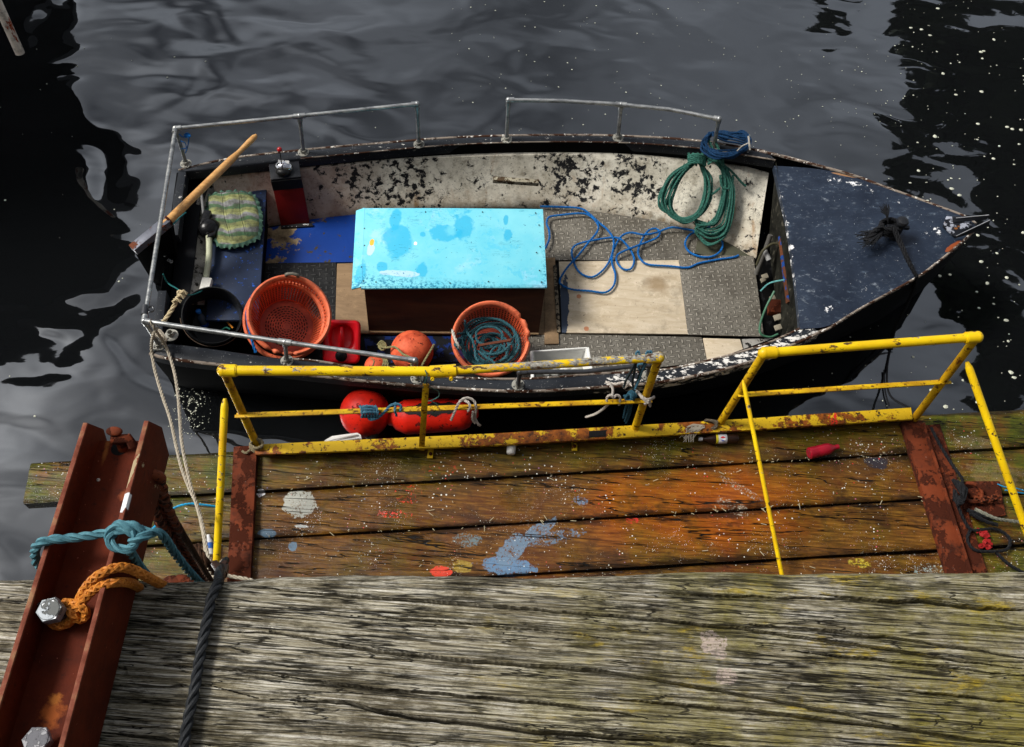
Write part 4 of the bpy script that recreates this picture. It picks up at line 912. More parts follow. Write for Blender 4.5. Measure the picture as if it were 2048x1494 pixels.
# ================================================================== LOOSE THINGS IN THE BOAT
# cushion
def cushion():
    C0 = P(468, 438, .40); t = thing('cushion', 'faded green and yellow striped seat cushion tufted with ruffled edge', 'cushion', C0)
    cs = [P(407, 388, .42), P(505, 383, .42), P(526, 425, .42), P(518, 468, .42), P(460, 497, .42), P(428, 488, .42), P(412, 440, .42)]
    corners = [P(408, 386, .42), P(512, 384, .42), P(524, 478, .42), P(432, 498, .42)]
    mb = MB(); N = 34; rows = []
    def S(u, v):
        uu = u; p_ = corners[0].lerp(corners[1], uu).lerp(corners[3].lerp(corners[2], uu), v); return p_
    for i in range(N):
        r_ = []
        for j in range(N):
            u, v = j/(N-1), i/(N-1); x, y = 2*u-1, 2*v-1
            x2 = x*math.sqrt(1-y*y*.28); y2 = y*math.sqrt(1-x*x*.28)
            p_ = S((x2+1)/2, (y2+1)/2); q = (1-x**6)*(1-y**6)
            seam = min(abs(((u*3) % 1)-.5), .5); 
            puff = .038*q**.5*(.62+.38*abs(math.sin(u*3*math.pi+.2)))*(.75+.25*abs(math.sin(v*3*math.pi+.5)))+.012*float(fbm(np.array(u*9.), np.array(v*9.), 3))
            r_.append(p_+Vector((0, 0, puff)))
        rows.append(r_)
    mb.grid(rows); b_ = [[p-Vector((0, 0, .02)) for p in rows[0]], rows[0]]
    ring = rows[0]+[r[-1] for r in rows[1:]]+rows[-1][-2::-1]+[r[0] for r in rows[-2:0:-1]]
    g = G('cushion_cloth'); vv = g.map(rot=(0, 0, R(-8))); s_ = g.node('SeparateXYZ', {0: g.node('VectorMath', {0: vv, 1: g.node('CombineXYZ', {1: g.m('MULTIPLY', g.noise(6, 3), .12)}).outputs[0]}, operation='ADD').outputs[0]})
    f_ = g.m('FRACT', g.m('MULTIPLY', s_.outputs[1], 7.2))
    c = g.ramp(f_, [(.0, (.25, .26, .09)), (.28, (.24, .26, .11)), (.33, (.07, .15, .07)), (.52, (.09, .18, .09)), (.58, (.24, .24, .25)), (.80, (.27, .27, .27)), (.86, (.34, .36, .16))])
    c = g.mix(g.m('MULTIPLY', g.step(g.noise(13, 9, .75), .42, .62), .8), c, (.06, .065, .045)); MC = g.done(c, .9, 0, g.bump(g.noise(60, 5), .004), .2)
    obj('pad', mb, MC, t, smooth=180)
    # ruffle
    mb = MB(); rr = []; n = len(ring); cen_ = sum(ring, Vector())/n
    for k, (e, z_) in enumerate(((.0, .006), (.025, .0), (.06, -.01))):
        row = []
        for i, p_ in enumerate(ring*1):
            d_ = (p_-cen_); d_.z = 0; d_.normalize(); row.append(p_+d_*e*(.45+.12*math.sin(i*1.9))+Vector((0, 0, z_+(k*.006)*math.sin(i*1.3))))
        rr.append(row)
    mb.grid(rr, close=True); obj('ruffle', mb, plain('ruffle_green', (.08, .17, .12), .9, scale=40), t)
    mb = MB()
    for u in (.33, .66): mb.tube([S(u+.015*math.sin(v*9), v)+Vector((0, 0, .048+.012*math.sin(v*math.pi))) for v in np.linspace(.08, .92, 14)], .0022, 5)
    obj('seam', mb, plain('seam_dark', (.02, .025, .015), .9), t)
cushion()
# baskets
def basketmat(name, a, b, cols, rws, base=False):
    g = G(name); uv = g.node('TexCoord').outputs['UV']; s_ = g.node('SeparateXYZ', {0: uv})
    n = g.noise(10, 7, .7); c = g.mix(g.step(n, .35, .68), a, b); c = g.mix(g.m('MULTIPLY', g.step(g.noise(24, 7, .75), .55, .72), .6), c, (.10, .03, .015))
    if not base:
        fu = g.m('ABSOLUTE', g.m('SUBTRACT', g.m('FRACT', g.m('MULTIPLY', s_.outputs[0], cols)), .5)); fv = g.m('ABSOLUTE', g.m('SUBTRACT', g.m('FRACT', g.m('MULTIPLY', s_.outputs[1], rws)), .5))
        hole = g.m('MULTIPLY', g.m('LESS_THAN', fu, .27), g.m('LESS_THAN', fv, .34))
        lim = g.m('MULTIPLY', g.m('GREATER_THAN', s_.outputs[1], .06), g.m('LESS_THAN', s_.outputs[1], .93)); hole = g.m('MULTIPLY', hole, lim)
    else:
        fv = g.m('MULTIPLY', s_.outputs[1], 11); ring_ = g.m('FLOOR', fv); off = g.m('MULTIPLY', g.m('FLOORED_MODULO', ring_, 2), .5)
        cnt = g.m('ADD', 6, g.m('MULTIPLY', g.m('FLOOR', g.m('DIVIDE', ring_, 2)), 7))
        fu = g.m('ABSOLUTE', g.m('SUBTRACT', g.m('FRACT', g.m('ADD', g.m('MULTIPLY', s_.outputs[0], cnt), off)), .5)); fr_ = g.m('ABSOLUTE', g.m('SUBTRACT', g.m('FRACT', fv), .5))
        hole = g.m('MULTIPLY', g.m('LESS_THAN', fu, .33), g.m('LESS_THAN', fr_, .22)); hole = g.m('MULTIPLY', hole, g.m('GREATER_THAN', s_.outputs[1], .14)); hole = g.m('MULTIPLY', hole, g.m('LESS_THAN', s_.outputs[1], .80))
    return g.done(c, .5, 0, g.bump(n, .001), .4, alpha=g.m('SUBTRACT', 1, hole))
OR1, OR2 = (.66, .105, .035), (.50, .065, .025)
MBK = basketmat('basket_wall', OR1, OR2, 66, 13); MBB = basketmat('basket_base', (.42, .06, .025), (.25, .04, .02), 0, 0, True)
MOR = paint('basket_orange', (.72, .16, .07), (.40, .07, .03), .60, 20, .55, .72, dirt=(.34, .08, .04), dthr=.50, specks=(.12, .04, .02), spthr=.68, spscale=70)
def basket(label, rim, base, R0, R1, notch=None, handle=None, group='orange perforated fish baskets'):
    t = thing('fish_basket', label, 'basket', base, group); ax = (rim-base).normalized(); H = (rim-base).length
    mb = MB(); mb.lathe(base, ax, [(R1+(R0-R1)*k/8, H*k/8) for k in range(9)], 64, uv=True); obj('basket_wall', mb, MBK, t)
    mb = MB(); mb.lathe(base, ax, [(R1*k/11, .006) for k in range(12)][0:], 64, uv=True); obj('basket_floor', mb, MBB, t)
    n_ = (Vector((1, 0, 0))-ax*ax.x).normalized(); b_ = ax.cross(n_)
    def rp_(a, r_, h_): return base+ax*(H+h_)+(n_*math.cos(a)+b_*math.sin(a))*r_
    prof = [(-.012, -.045), (.004, -.05), (.018, -.035), (.026, -.012), (.022, .010), (.010, .018), (-.004, .012), (-.010, -.005)]
    N = 96; rows = []
    for k in range(N+1):
        a = 2*math.pi*k/N; cut = 0
        if notch:
            for (ca, w_, dp) in notch:
                dd_ = abs((a-ca+math.pi) % (2*math.pi)-math.pi)
                if dd_ < w_: cut = max(cut, dp*min(1, (w_-dd_)/.035))
        rows.append([rp_(a, R0+x*(1-.65*cut), y-.032*cut) for x, y in prof])
    mb = MB(); mb.grid([[r[j] for r in rows[:-1]] for j in range(len(prof))]+[[r[0] for r in rows[:-1]]], close=True); obj('rim', mb, MOR, t, smooth=55)
    if handle is not None:
        mb = MB(); da = .145
        pts = [rp_(handle-da, R0+.012, -.03), rp_(handle-da, R0+.016, .035), rp_(handle-da*.8, R0+.016, .05), rp_(handle, R0+.018, .054), rp_(handle+da*.8, R0+.016, .05), rp_(handle+da, R0+.016, .035), rp_(handle+da, R0+.012, -.03)]
        mb.tube(resample(pts, 40, smooth=False), .013, 10); obj('handle', mb, plain('handle_grey', (.16, .15, .12), .5), t)
    return t, rp_
rim = P(579, 630, .62); base = P(573, 653, .24)
R0 = (P(660, 630, .62)-P(499, 630, .62)).length/2-.012
basket('big orange fish basket, empty, upper one of two nested, by the black bucket', rim, base, R0, R0*.72, [(4.35, .07, .7), (4.62, .07, .8), (4.9, .06, .7)], handle=1.62)
axb = (rim-base).normalized(); rim2 = rim-axb*.13+Vector((-.022, -.018, 0)); base2 = base-axb*.13+Vector((-.016, -.010, 0))
MBB0 = MBB; MBK0 = MBK; MBK = basketmat('basket_wall_grimy', (.16, .03, .012), (.08, .015, .008), 66, 13); MBB = plain('basket_grimy_floor', (.03, .010, .006), .8)  # darker copies: shade between the nested baskets put into the colour
basket('orange fish basket underneath the empty one, mostly hidden', rim2, base2, R0*1.0, R0*.72)
MBB = MBB0; MBK = MBK0
rim3 = P(982, 677, .52); base3 = P(981, 705, .13); R3 = (P(1057, 677, .52)-P(905, 677, .52)).length/2-.012
basket('orange fish basket full of dark teal rope with broken notched rim', rim3, base3, R3, R3*.76, [(.70, .07, .9), (.08, .10, .9), (.36, .06, .4)])
MTE = ropemat('rope_dark_teal', (.045, .14, .165), (.012, .05, .065))
# teal rope heap in the basket
rp = MB(); ax = (rim3-base3).normalized()
heap = base3.lerp(rim3, .50)
pts = []
for k in range(260):
    a = k*.32; rr_ = R3*(.80-.62*(.5+.5*math.sin(k*.045+1))); z_ = .05*k/260+.012*math.sin(k*.7)
    pts.append(heap+Vector((math.cos(a)*rr_+.02*math.sin(k*.11), math.sin(a)*rr_*1+.02*math.cos(k*.083), z_-.02)))
rp.rope(pts, .0095, step=.013, seg=5)
def loop3(pts, r, z): rp.rope([P(a, b, z+ (c_[0] if c_ else 0)) for a, b, *c_ in pts], r, step=.012, seg=5)
loop3([(930, 640), (932, 660), (945, 680), (950, 700), (952, 716), (958, 722)], .010, .47)
loop3([(975, 722), (985, 700), (1000, 690), (1012, 700), (1012, 715), (1000, 722)], .010, .44)
loop3([(950, 700), (970, 708), (1000, 706), (1020, 690), (1030, 670)], .010, .45)
loop3([(920, 690), (935, 650), (960, 637), (1000, 640), (1028, 660), (1038, 690), (1032, 705)], .010, .46)
loop3([(952, 665), (965, 655), (990, 655), (1005, 668), (1000, 685), (975, 690), (955, 682), (952, 665)], .010, .45)
loop3([(960, 705), (975, 716), (985, 722), (990, 728)], .010, .46)
rbk = obj('coiled_rope', rp, MTE, label='dark teal rope heaped inside the notched orange basket', cat='rope')
mb = MB(); mb.slab([P(958, 688, .46), P(1022, 677, .47), (P(1026, 674, .47)), P(1020, 682, .47), P(960, 692, .46)], .012)
obj('driftwood_stick', mb, plain('stick_brown', (.11, .03, .012), .8), label='thin reddish brown stick lying on the teal rope in the basket', cat='stick')
rp = MB(); rp.rope([P(905, 660, .54), P(908, 672, .56), P(913, 684, .56), P(918, 694, .53), P(922, 698, .46)], .011); obj('white_cord', rp, ropemat('rope_white', (.62, .60, .52)), label='short white cord through the rim of the teal rope basket', cat='cord')
rp = MB(); rp.rope([P(935, 665, .45), P(915, 668, .50), P(905, 675, .50), P(912, 680, .53), P(922, 678, .50), P(925, 690, .48), P(912, 692, .52), P(908, 684, .50), P(915, 698, .50), P(930, 694, .46)], .010); obj('lashing_knot', rp, MTE, label='teal rope knot tied round the left rim of the notched basket', cat='rope')
rp = MB(); rp.rope([P(494, 622, .60), P(495, 640, .60), P(499, 662, .58), P(505, 685, .54), P(512, 705, .50)], .011)
rp.rope([P(498, 618, .60), P(500, 640, .585), P(505, 665, .56)], .010)
MBL = ropemat('rope_blue', (.012, .18, .52), (.004, .05, .20))
obj('basket_rope', rp, MBL, label='bright blue rope hanging between the two nested baskets', cat='rope')
# black bucket
bt = thing('bucket', 'black rubber bucket with wire handle at the stern', 'bucket', P(424, 655, .13))
rim = P(425, 631, .50); base = P(428, 652, .15); Rb = (P(484, 631, .5)-P(367, 631, .5)).length/2
ax = (rim-base).normalized(); H = (rim-base).length
mb = MB(); mb.lathe(base, ax, [(.001, .0), (Rb*.75, 0), (Rb*.97, H*.96), (Rb*1.02, H*.97), (Rb*1.03, H), (Rb*.99, H+.010), (Rb*.955, H), (Rb*.95, H*.95), (Rb*.73, .012), (.001, .012)], 48); obj('bucket_body', mb, plain('bucket_black', (.013, .014, .015), .38, scale=20), bt)
mb = MB(); nn_ = (Vector((1, 0, 0))-ax*ax.x).normalized(); bb_ = ax.cross(nn_)
mb.tube([base+ax*(H-.01-.03*math.sin(a))+(nn_*math.cos(a+3.35)+bb_*math.sin(a+3.35))*(Rb*1.06) for a in np.linspace(0, math.pi, 30)], .004, 6); obj('wire_handle', mb, plain('wire_rust', (.20, .14, .10), .5, .4), bt)
# blue bottle & rubbish inside
bo = thing('plastic_bottle', 'small clear bottle with blue cap and blue base in the black bucket', 'bottle', P(408, 640, .22))
A = P(410, 652, .26); B = P(396, 621, .42); d_ = (B-A).normalized(); L_ = (B-A).length
mb = MB(); mb.lathe(A, d_, [(.001, 0), (.030, .0), (.034, .01), (.034, L_*.5), (.030, L_*.62), (.016, L_*.82), (.014, L_*.88), (.001, L_*.89)], 20); obj('bottle_body', mb, plain('bottle_grey_blue', (.05, .075, .11), .15), bo)
mb = MB(); mb.lathe(A, d_, [(.020, L_*.87), (.021, L_*1.0), (.013, L_*1.03), (.001, L_*1.03)], 16); obj('cap', mb, plain('cap_blue', (.02, .18, .62), .35), bo)
mb = MB(); mb.lathe(A, d_, [(.0345, L_*.04), (.0355, L_*.05), (.0355, L_*.22), (.0345, L_*.23)], 20); obj('bottle_label', mb, plain('label_blue', (.01, .06, .32), .4), bo)
mb = MB(); mb.tube([P(454, 643, .30), P(466, 656, .28)], .008, 8); obj('orange_stick', mb, plain('orange_plastic', (.8, .28, .02), .4), label='thin orange stick in the black bucket', cat='stick')
rp = MB(); rp.rope([P(444, 660, .28), P(452, 655, .28), P(460, 658, .28)], .006); obj('green_twine', rp, ropemat('twine_green', (.05, .30, .22)), label='scrap of green twine in the black bucket', cat='twine')
# jerrycan
jc = P(683, 684, .34); jx = (P(722, 688, .3)-P(644, 686, .3))/2; jv = jc-Vector((0, 0, CAM_H)); jn = (Vector((0, 0, CAM_H))-jc).normalized()
jx = (jx-jn*jx.dot(jn)); jx = jx.normalized()*(.131); jn = (jn+Vector((0, -.12, .1))).normalized(); jy = jn.cross(jx).normalized()*.158; 
MJ = plain('jerrycan_red', (.70, .006, .014), .28, var=.18, scale=6, coat=.15)
jt = thing('jerrycan', 'bright red plastic jerrycan with black screw cap', 'jerrycan', jc-Vector((0, 0, .2)))
def rrect(hx, hy, r_, n=6):
    out = []
    for cx, cy, a0 in ((1, 1, 0), (-1, 1, 90), (-1, -1, 180), (1, -1, 270)):
        for k in range(n+1):
            a = R(a0+90*k/n); out.append((cx*(hx-r_)+r_*math.cos(a), cy*(hy-r_)+r_*math.sin(a)))
    return out
X_, Y_ = jx.normalized(), jy.normalized()
mb = MB(); rows = []
for s1, h_ in ((.93, -.24), (.99, -.22), (1, -.19), (1, -.03), (.985, -.008), (.94, .006), (.87, .010)):
    rows.append([jc+X_*(x*s1)+Y_*(y*(1-(1-s1)*.85))+jn*h_ for x, y in rrect(.142, .168, .045)])
mb.grid(rows, close=True); b0 = len(mb.v)
# recess for the handle
def oval(sx, sy, h_, oy=.030): return [jc+X_*(x*sx)+Y_*(y*sy+oy)+jn*h_ for x, y in rrect(.098, .105, .085)]
mb.grid([rows[-1], oval(1.02, 1.04, .010), oval(.98, 1.0, .004), oval(.90, .94, -.008), oval(.84, .90, -.028), oval(.75, .84, -.036), oval(.3, .3, -.036), oval(.01, .01, -.036)], close=True)
obj('can_body', mb, MJ, jt, smooth=60)
mb = MB(); rows = []
for y_, h_, w_ in ((.118, -.02, .012), (.10, .006, .013), (.05, .012, .014), (-.01, .006, .017), (-.05, -.025, .022)):
    rows.append([jc+X_*(w_*math.cos(a))+Y_*(y_+.0)+jn*(h_+.012*math.sin(a)-(.02 if math.sin(a) < -.5 else 0)) for a in np.linspace(0, 2*math.pi, 12, endpoint=False)])
mb.grid(rows, close=True); obj('can_handle', mb, MJ, jt, smooth=80)
mb = MB(); q = jc-Y_*.105+jn*.004; mb.lathe(q, jn+Vector((0, -.15, 0)), [(.045, -.01), (.045, .012), (.036, .014), (.034, .034), (.028, .038), (.001, .038)], 28); obj('screw_cap', mb, plain('cap_black', (.008, .008, .009), .35), jt)
# buoys and fenders
MBU = paint('buoy_orange', 'e06440', '6a2414', .62, 12, .6, .70, dirt='9c3820', dthr=.48, specks='2a1410', spthr=.66, spscale=35, bump=.001)
MBR = paint('fender_red', 'd42010', '50100a', .62, 9, .5, .6, dirt='8a140a', dthr=.50, specks='2a0a08', spthr=.68, spscale=30, bump=.001)
MTW = ropemat('rope_olive', (.32, .29, .14), (.12, .11, .05))
bu = thing('mooring_buoy', 'large round orange buoy on the boat floor beside the jerrycan', 'buoy', P(824, 700, .10), 'orange buoys inside the boat')
bc = P(824, 703, .27); mb = MB(); mb.ball(bc, .165, 32, 20); obj('buoy_body', mb, MBU, bu, smooth=180)
mb = MB(); q = (Vector((.02, -1, .75))).normalized(); mb.lathe(bc+q*.148, q, [(.050, 0), (.045, .02), (.030, .028), (.018, .02), (.016, 0)], 20); obj('buoy_neck', mb, MBU, bu)
rp = MB(); rp.rope([P(757, 692, .3), P(773, 695, .36), P(790, 694, .40), P(806, 708, .44), P(820, 716, .45), P(823, 735, .42)], .0085); rp.rope([P(868, 689, .40), P(862, 700, .41), P(850, 720, .38), P(842, 735, .35)], .0085)
for k in range(3): rp.rope([P(755+k*3, 690+k*2, .3), P(763, 682+k*4, .32), P(772, 690+k*2, .31), P(765, 700, .31), P(757, 694, .3)], .007)
obj('buoy_rope', rp, MTW, label='olive twisted rope looped round the large orange buoy', cat='rope')
bu2 = thing('mooring_buoy', 'small orange buoy squeezed against the near gunwale under the rail', 'buoy', P(752, 725, .10), 'orange buoys inside the boat')
mb = MB(); mb.ball(P(752, 733, .28), .088, 26, 16); obj('buoy_body', mb, MBU, bu2, smooth=180)
rp = MB()
for a0 in (0, .4, .8): rp.rope([P(762+a0*10, 712, .38), P(768+a0*8, 722, .39), P(764+a0*14, 734, .38), P(758+a0*12, 742, .36)], .008)
rp.rope([P(742, 716, .36), P(748, 722, .37), P(745, 732, .36)], .004)
obj('buoy_rope', rp, MTW, label='knotted olive rope on the small orange buoy', cat='rope')
fz = .30
fe = thing('round_fender', 'round red fender ball hanging between boat and pontoon', 'fender', P(728, 840, 0))
fc = P(730, 826, fz); mb = MB(); mb.ball(fc, (.185, .185, .19), 30, 20); obj('fender_body', mb, MBR, fe, smooth=180)
mb = MB(); q = Vector((.35, -.8, -.3)).normalized(); mb.lathe(fc+q*.17, q, [(.05, 0), (.045, .025), (.03, .05), (.001, .052)], 18); obj('fender_eye', mb, plain('eye_black', (.01, .008, .008), .6), fe)
fe2 = thing('long_fender', 'long red horizontal fender squeezed between boat and pontoon', 'fender', P(865, 840, 0))
a, b = P(800, 835, .28), P(930, 826, .28); d_ = (b-a).normalized(); L_ = (b-a).length
mb = MB(); rf_ = .132; prof = [(.03, -.10), (.05, -.09), (.06, -.06), (.09, -.035)]+[(rf_*math.sin(t)**.6, -.02+.08*(1-math.cos(t))) for t in (1.0, 1.3, 1.57)]+[(rf_, L_*.5), (rf_, L_-.05), (rf_*.96, L_-.01), (rf_*.8, L_+.03), (.06, L_+.055), (.045, L_+.09), (.03, L_+.10), (.001, L_+.10)]
mb.lathe(a, d_, prof, 28); obj('fender_body', mb, MBR, fe2, smooth=70)
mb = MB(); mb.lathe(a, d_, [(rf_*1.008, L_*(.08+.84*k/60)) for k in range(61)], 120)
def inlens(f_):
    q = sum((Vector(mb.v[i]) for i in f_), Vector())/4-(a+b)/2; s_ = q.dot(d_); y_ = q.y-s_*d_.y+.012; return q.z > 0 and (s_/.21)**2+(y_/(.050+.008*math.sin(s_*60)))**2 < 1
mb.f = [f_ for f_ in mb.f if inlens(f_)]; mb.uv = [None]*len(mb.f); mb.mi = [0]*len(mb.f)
if mb.f: obj('black_patch', mb, plain('tar_black', (.006, .005, .005), .5), fe2)  # lens-shaped black patch on the upper side of the fender
mb = MB(); mb.tube([a+d_*L_*.02+Vector((0, .03, .112)), b-d_*.03+Vector((0, .03, .112))], .006, 6); obj('moulding_seam', mb, plain('seam_red_dark', (.25, .02, .01), .6), fe2)
# white fish box
bx = thing('fish_box', 'white plastic fish box by the near gunwale', 'box', P(1122, 740, .12))
qz = .40; tq = [P(1060, 701, qz), P(1178, 693, qz), P(1189, 757, qz), P(1062, 765, qz)]; cq = sum(tq, Vector())/4
bq = [cq.lerp(p, .88)-Vector((0, 0, .24)) for p in tq]; inn = [cq.lerp(p, .90) for p in tq]; ib = [cq.lerp(p, .80)-Vector((0, 0, .22)) for p in tq]
mb = MB(); mb.grid([bq, [cq.lerp(p, .93)-Vector((0, 0, .02)) for p in tq], [p-Vector((0, 0, .025)) for p in tq], tq, inn, ib], close=True); n_ = len(mb.v); mb.face([n_-4, n_-3, n_-2, n_-1]); mb.face([3, 2, 1, 0])
obj('box_body', mb, plain('fish_box_white', (.74, .74, .70), .45, var=.12, scale=5), bx, bevel=.010)
mb = MB(); mb.slab([cq.lerp(p, .79)-Vector((0, 0, .18)) for p in tq], .01); obj('box_lining', mb, plain('fish_box_grime', (.38, .38, .32), .6, var=.3, scale=5), bx)
mb = MB()
for x, y, r_ in ((1130, 742, .05), (1150, 742, .04), (1110, 745, .045), (1166, 748, .03), (1092, 748, .03)): mb.ball(P(x, y, .26), (r_, r_*.7, r_*.5), 10, 6)
obj('ice_lumps', mb, plain('lump_white', (.66, .65, .60), .8, scale=30, bump=.004), smooth=60, label='pale lumps lying in the white fish box', cat='rubbish', kind='stuff')

# ---------------- blue rope on the floor
def c4(l): return [(1060+x*.2544, 180+y*.2544) for x, y in l]
zb = .148
rp = MB()
l1 = c4([(80, 915), (250, 920), (400, 932), (480, 985), (540, 1040), (610, 1100), (655, 1170), (655, 1250), (625, 1345), (570, 1420), (500, 1468), (430, 1460), (370, 1410), (338, 1330), (330, 1260), (370, 1215), (480, 1185), (640, 1160), (710, 1172), (770, 1230), (812, 1300), (818, 1360), (790, 1408), (735, 1408), (690, 1365), (682, 1310), (720, 1275), (850, 1222), (950, 1185), (1005, 1155), (1020, 1115), (985, 1090), (930, 1108), (880, 1180), (850, 1270), (870, 1330), (930, 1372), (1100, 1385), (1240, 1396), (1330, 1362), (1480, 1332), (1600, 1315), (1640, 1300)])
rp.rope([P(a, b, zb+(.014 if i in (6, 7, 18, 26, 27) else 0)) for i, (a, b) in enumerate(l1)], .0092, step=.008)
l2 = c4([(122, 1245), (152, 1170), (150, 1100), (132, 1050), (150, 1000), (230, 985), (400, 970), (480, 995), (535, 1060), (525, 1120), (460, 1200), (380, 1300), (290, 1400), (235, 1494)])+[(1125, 571), (1145, 579), (1180, 582), (1210, 585), (1227, 572), (1231, 550), (1225, 530)]+c4([(645, 1320), (665, 1240), (720, 1150), (790, 1122), (900, 1138), (1000, 1120), (1060, 1095), (1130, 1080), (1240, 1098), (1340, 1116), (1430, 1118), (1490, 1155), (1515, 1215), (1490, 1275), (1420, 1312), (1330, 1308), (1250, 1270), (1220, 1210), (1245, 1150), (1300, 1115), (1380, 1090), (1455, 1045), (1440, 1028), (1400, 1062)])
rp.rope([P(a, b, zb+.004+(.016 if i in (8, 12, 24, 25, 28) else 0)+(.05 if i > 40 else 0)) for i, (a, b) in enumerate(l2)], .0092, step=.008)
obj('blue_rope', rp, MBL, label='long bright blue rope lying in loose loops on the tread plate floor', cat='rope')
rp = MB(); rp.rope([P(a, b, zb+.01) for a, b in c4([(1300, 1120), (1260, 1165), (1250, 1180), (1290, 1130), (1350, 1100), (1400, 1090)])], .010)
# ---------------- green coils hung from the gunwale
MGR = ropemat('rope_green', (.060, .20, .155), (.007, .045, .034))
def WZ(px, py):
    t_ = (py-318)/(470-318); return max(.17, .60-.40*t_)
def hang(mbx, pts, r, off=0): mbx.rope([P(a, b, WZ(a, b)+off) for a, b in pts], r, step=.010, seg=5)
rp = MB()
for k in range(14):
    j = rnd.uniform(-6, 6); e = k*3.1-6+rnd.uniform(-2, 2)
    pts = [(1393+j, 322), (1362-e*.55, 350), (1346-e*.75, 385), (1340-e*.6, 412), (1352-e*.3, 432), (1372, 438+j*.5-e*.1+k*.9), (1394+e*.2, 425+k*.4), (1408+e*.35, 398), (1412+e*.3, 365+j), (1405+e*.2, 338), (1396, 322)]
    pts = [(a_+rnd.uniform(-2.5, 2.5), b_+rnd.uniform(-2, 2)) for a_, b_ in pts]
    hang(rp, pts, .0085, .03+.008*(k % 4))
for k in range(5):      # whipping turns round the neck
    y = 312+k*4; rp.rope([P(1376, y+1, WZ(0, y)+.06), P(1386, y-3, WZ(0, y)+.10), P(1400, y-2, WZ(0, y)+.10), P(1411, y+3, WZ(0, y)+.06)], .011)
for k in range(4): x = 1380+k*9; rp.rope([P(x-3, 306, .70), P(x, 318, .68), P(x+4, 331, .60)], .010)
obj('green_coil', rp, MGR, label='wide green rope coil, left of the two hung on the lining', cat='rope coil')
rp = MB()
for k in range(11):
    j = rnd.uniform(-5, 5); e = k*2.6-3+rnd.uniform(-2, 2)
    pts = [(1432+j, 318), (1448-e*.1, 345), (1452-e*.2, 380), (1446-e*.35, 420), (1430-e*.3, 448-e*.2), (1405-e*.3, 445+e*.6), (1392, 440+e*1.1), (1398, 452+e*1.0), (1420, 460+e*1.3), (1444+e*.2, 452+e*1.0), (1454+e*.5, 425+e*.5), (1457+e*.4, 380), (1450+e*.3, 345), (1438, 318)]
    pts = [(a_+rnd.uniform(-2.5, 2.5), b_+rnd.uniform(-2, 2)) for a_, b_ in pts]
    hang(rp, pts, .0085, .015+.008*(k % 4))
for k in range(4): y = 308+k*6; rp.rope([P(1416, y+2, .66), P(1426, y-4, .70), P(1440, y-2, .69), P(1447, y+5, .64)], .011)
rp.rope([P(1440, 350, .56), P(1444, 372, .50), P(1455, 378, .48), P(1464, 368, .50), P(1466, 350, .55)], .011); rp.rope([P(1436, 330, .62), P(1455, 336, .58), P(1470, 350, .55), P(1484, 366, .50), P(1492, 372, .48)], .010)
rp.rope([P(1421, 268, .74), P(1418, 280, .74), P(1424, 296, .72), P(1430, 312, .69)], .011); rp.rope([P(1430, 270, .74), P(1432, 285, .74), P(1438, 300, .71)], .011)
rp.rope([P(1421, 372, .5), P(1410, 385, .47), P(1424, 388, .46), P(1440, 376, .5)], .010)
obj('green_coil', rp, MGR, label='narrow green rope coil, right of the two hung on the lining', cat='rope coil')
rp = MB(); MNR = ropemat('rope_navy', (.010, .050, .13), (.004, .014, .035))
for k in range(11):
    j = [rnd.uniform(-8, 8) for _ in range(9)]; e = k*1.6
    pts = [(1424+j[0], 265), (1412+j[1]-e*.3, 278+e*.5), (1411+j[2], 292+e*.6), (1432, 303+j[3]+e*.5), (1462, 306+j[4]+e*.4), (1490+j[5]*.5, 295+e*.3), (1499-j[6]*.5, 280), (1484, 268+j[7]), (1452, 263+e), (1428, 264)]
    rp.rope([P(a, b, .74+.010*(k % 4)) for a, b in pts], .009, step=.010, seg=5)
for k in range(3): rp.rope([P(1424, 264+k*3, .78), P(1450, 268+k*7, .79), P(1475, 276+k*5, .79), P(1497, 284+k*4, .76)], .008)
obj('blue_black_coil', rp, MNR, label='tangled dark blue rope coil on the far gunwale at the rail end', cat='rope coil')
rp = MB(); mb = MB(); mb.tube([P(1474, 302, .79), P(1484, 292, .82), P(1497, 286, .84)], .005, 6); mb.tube([P(1497, 272, .85), P(1500, 300, .78)], .008, 6); obj('wire_bits', mb, plain('bit_pale', (.45, .42, .36), .6), label='pale wire pin stuck through the dark blue coil', cat='pin')
# blue twine at stern rail corner
rp = MB(); rp.rope([P(358, 268, .98), P(366, 274, .94), P(377, 272, .92), P(376, 290, .84), P(371, 306, .76)], .0045); rp.rope([P(361, 282, .9), P(370, 286, .88), P(372, 296, .82), P(362, 298, .84)], .004)
for k in range(4): rp.rope([P(368, 270, .95), P(374+k*2, 266+k*2, .96), P(380, 270+k, .95), P(370, 275, .94)], .0045)
obj('blue_twine', rp, MBL, label='scrap of blue twine knotted on the stern rail corner post', cat='twine')
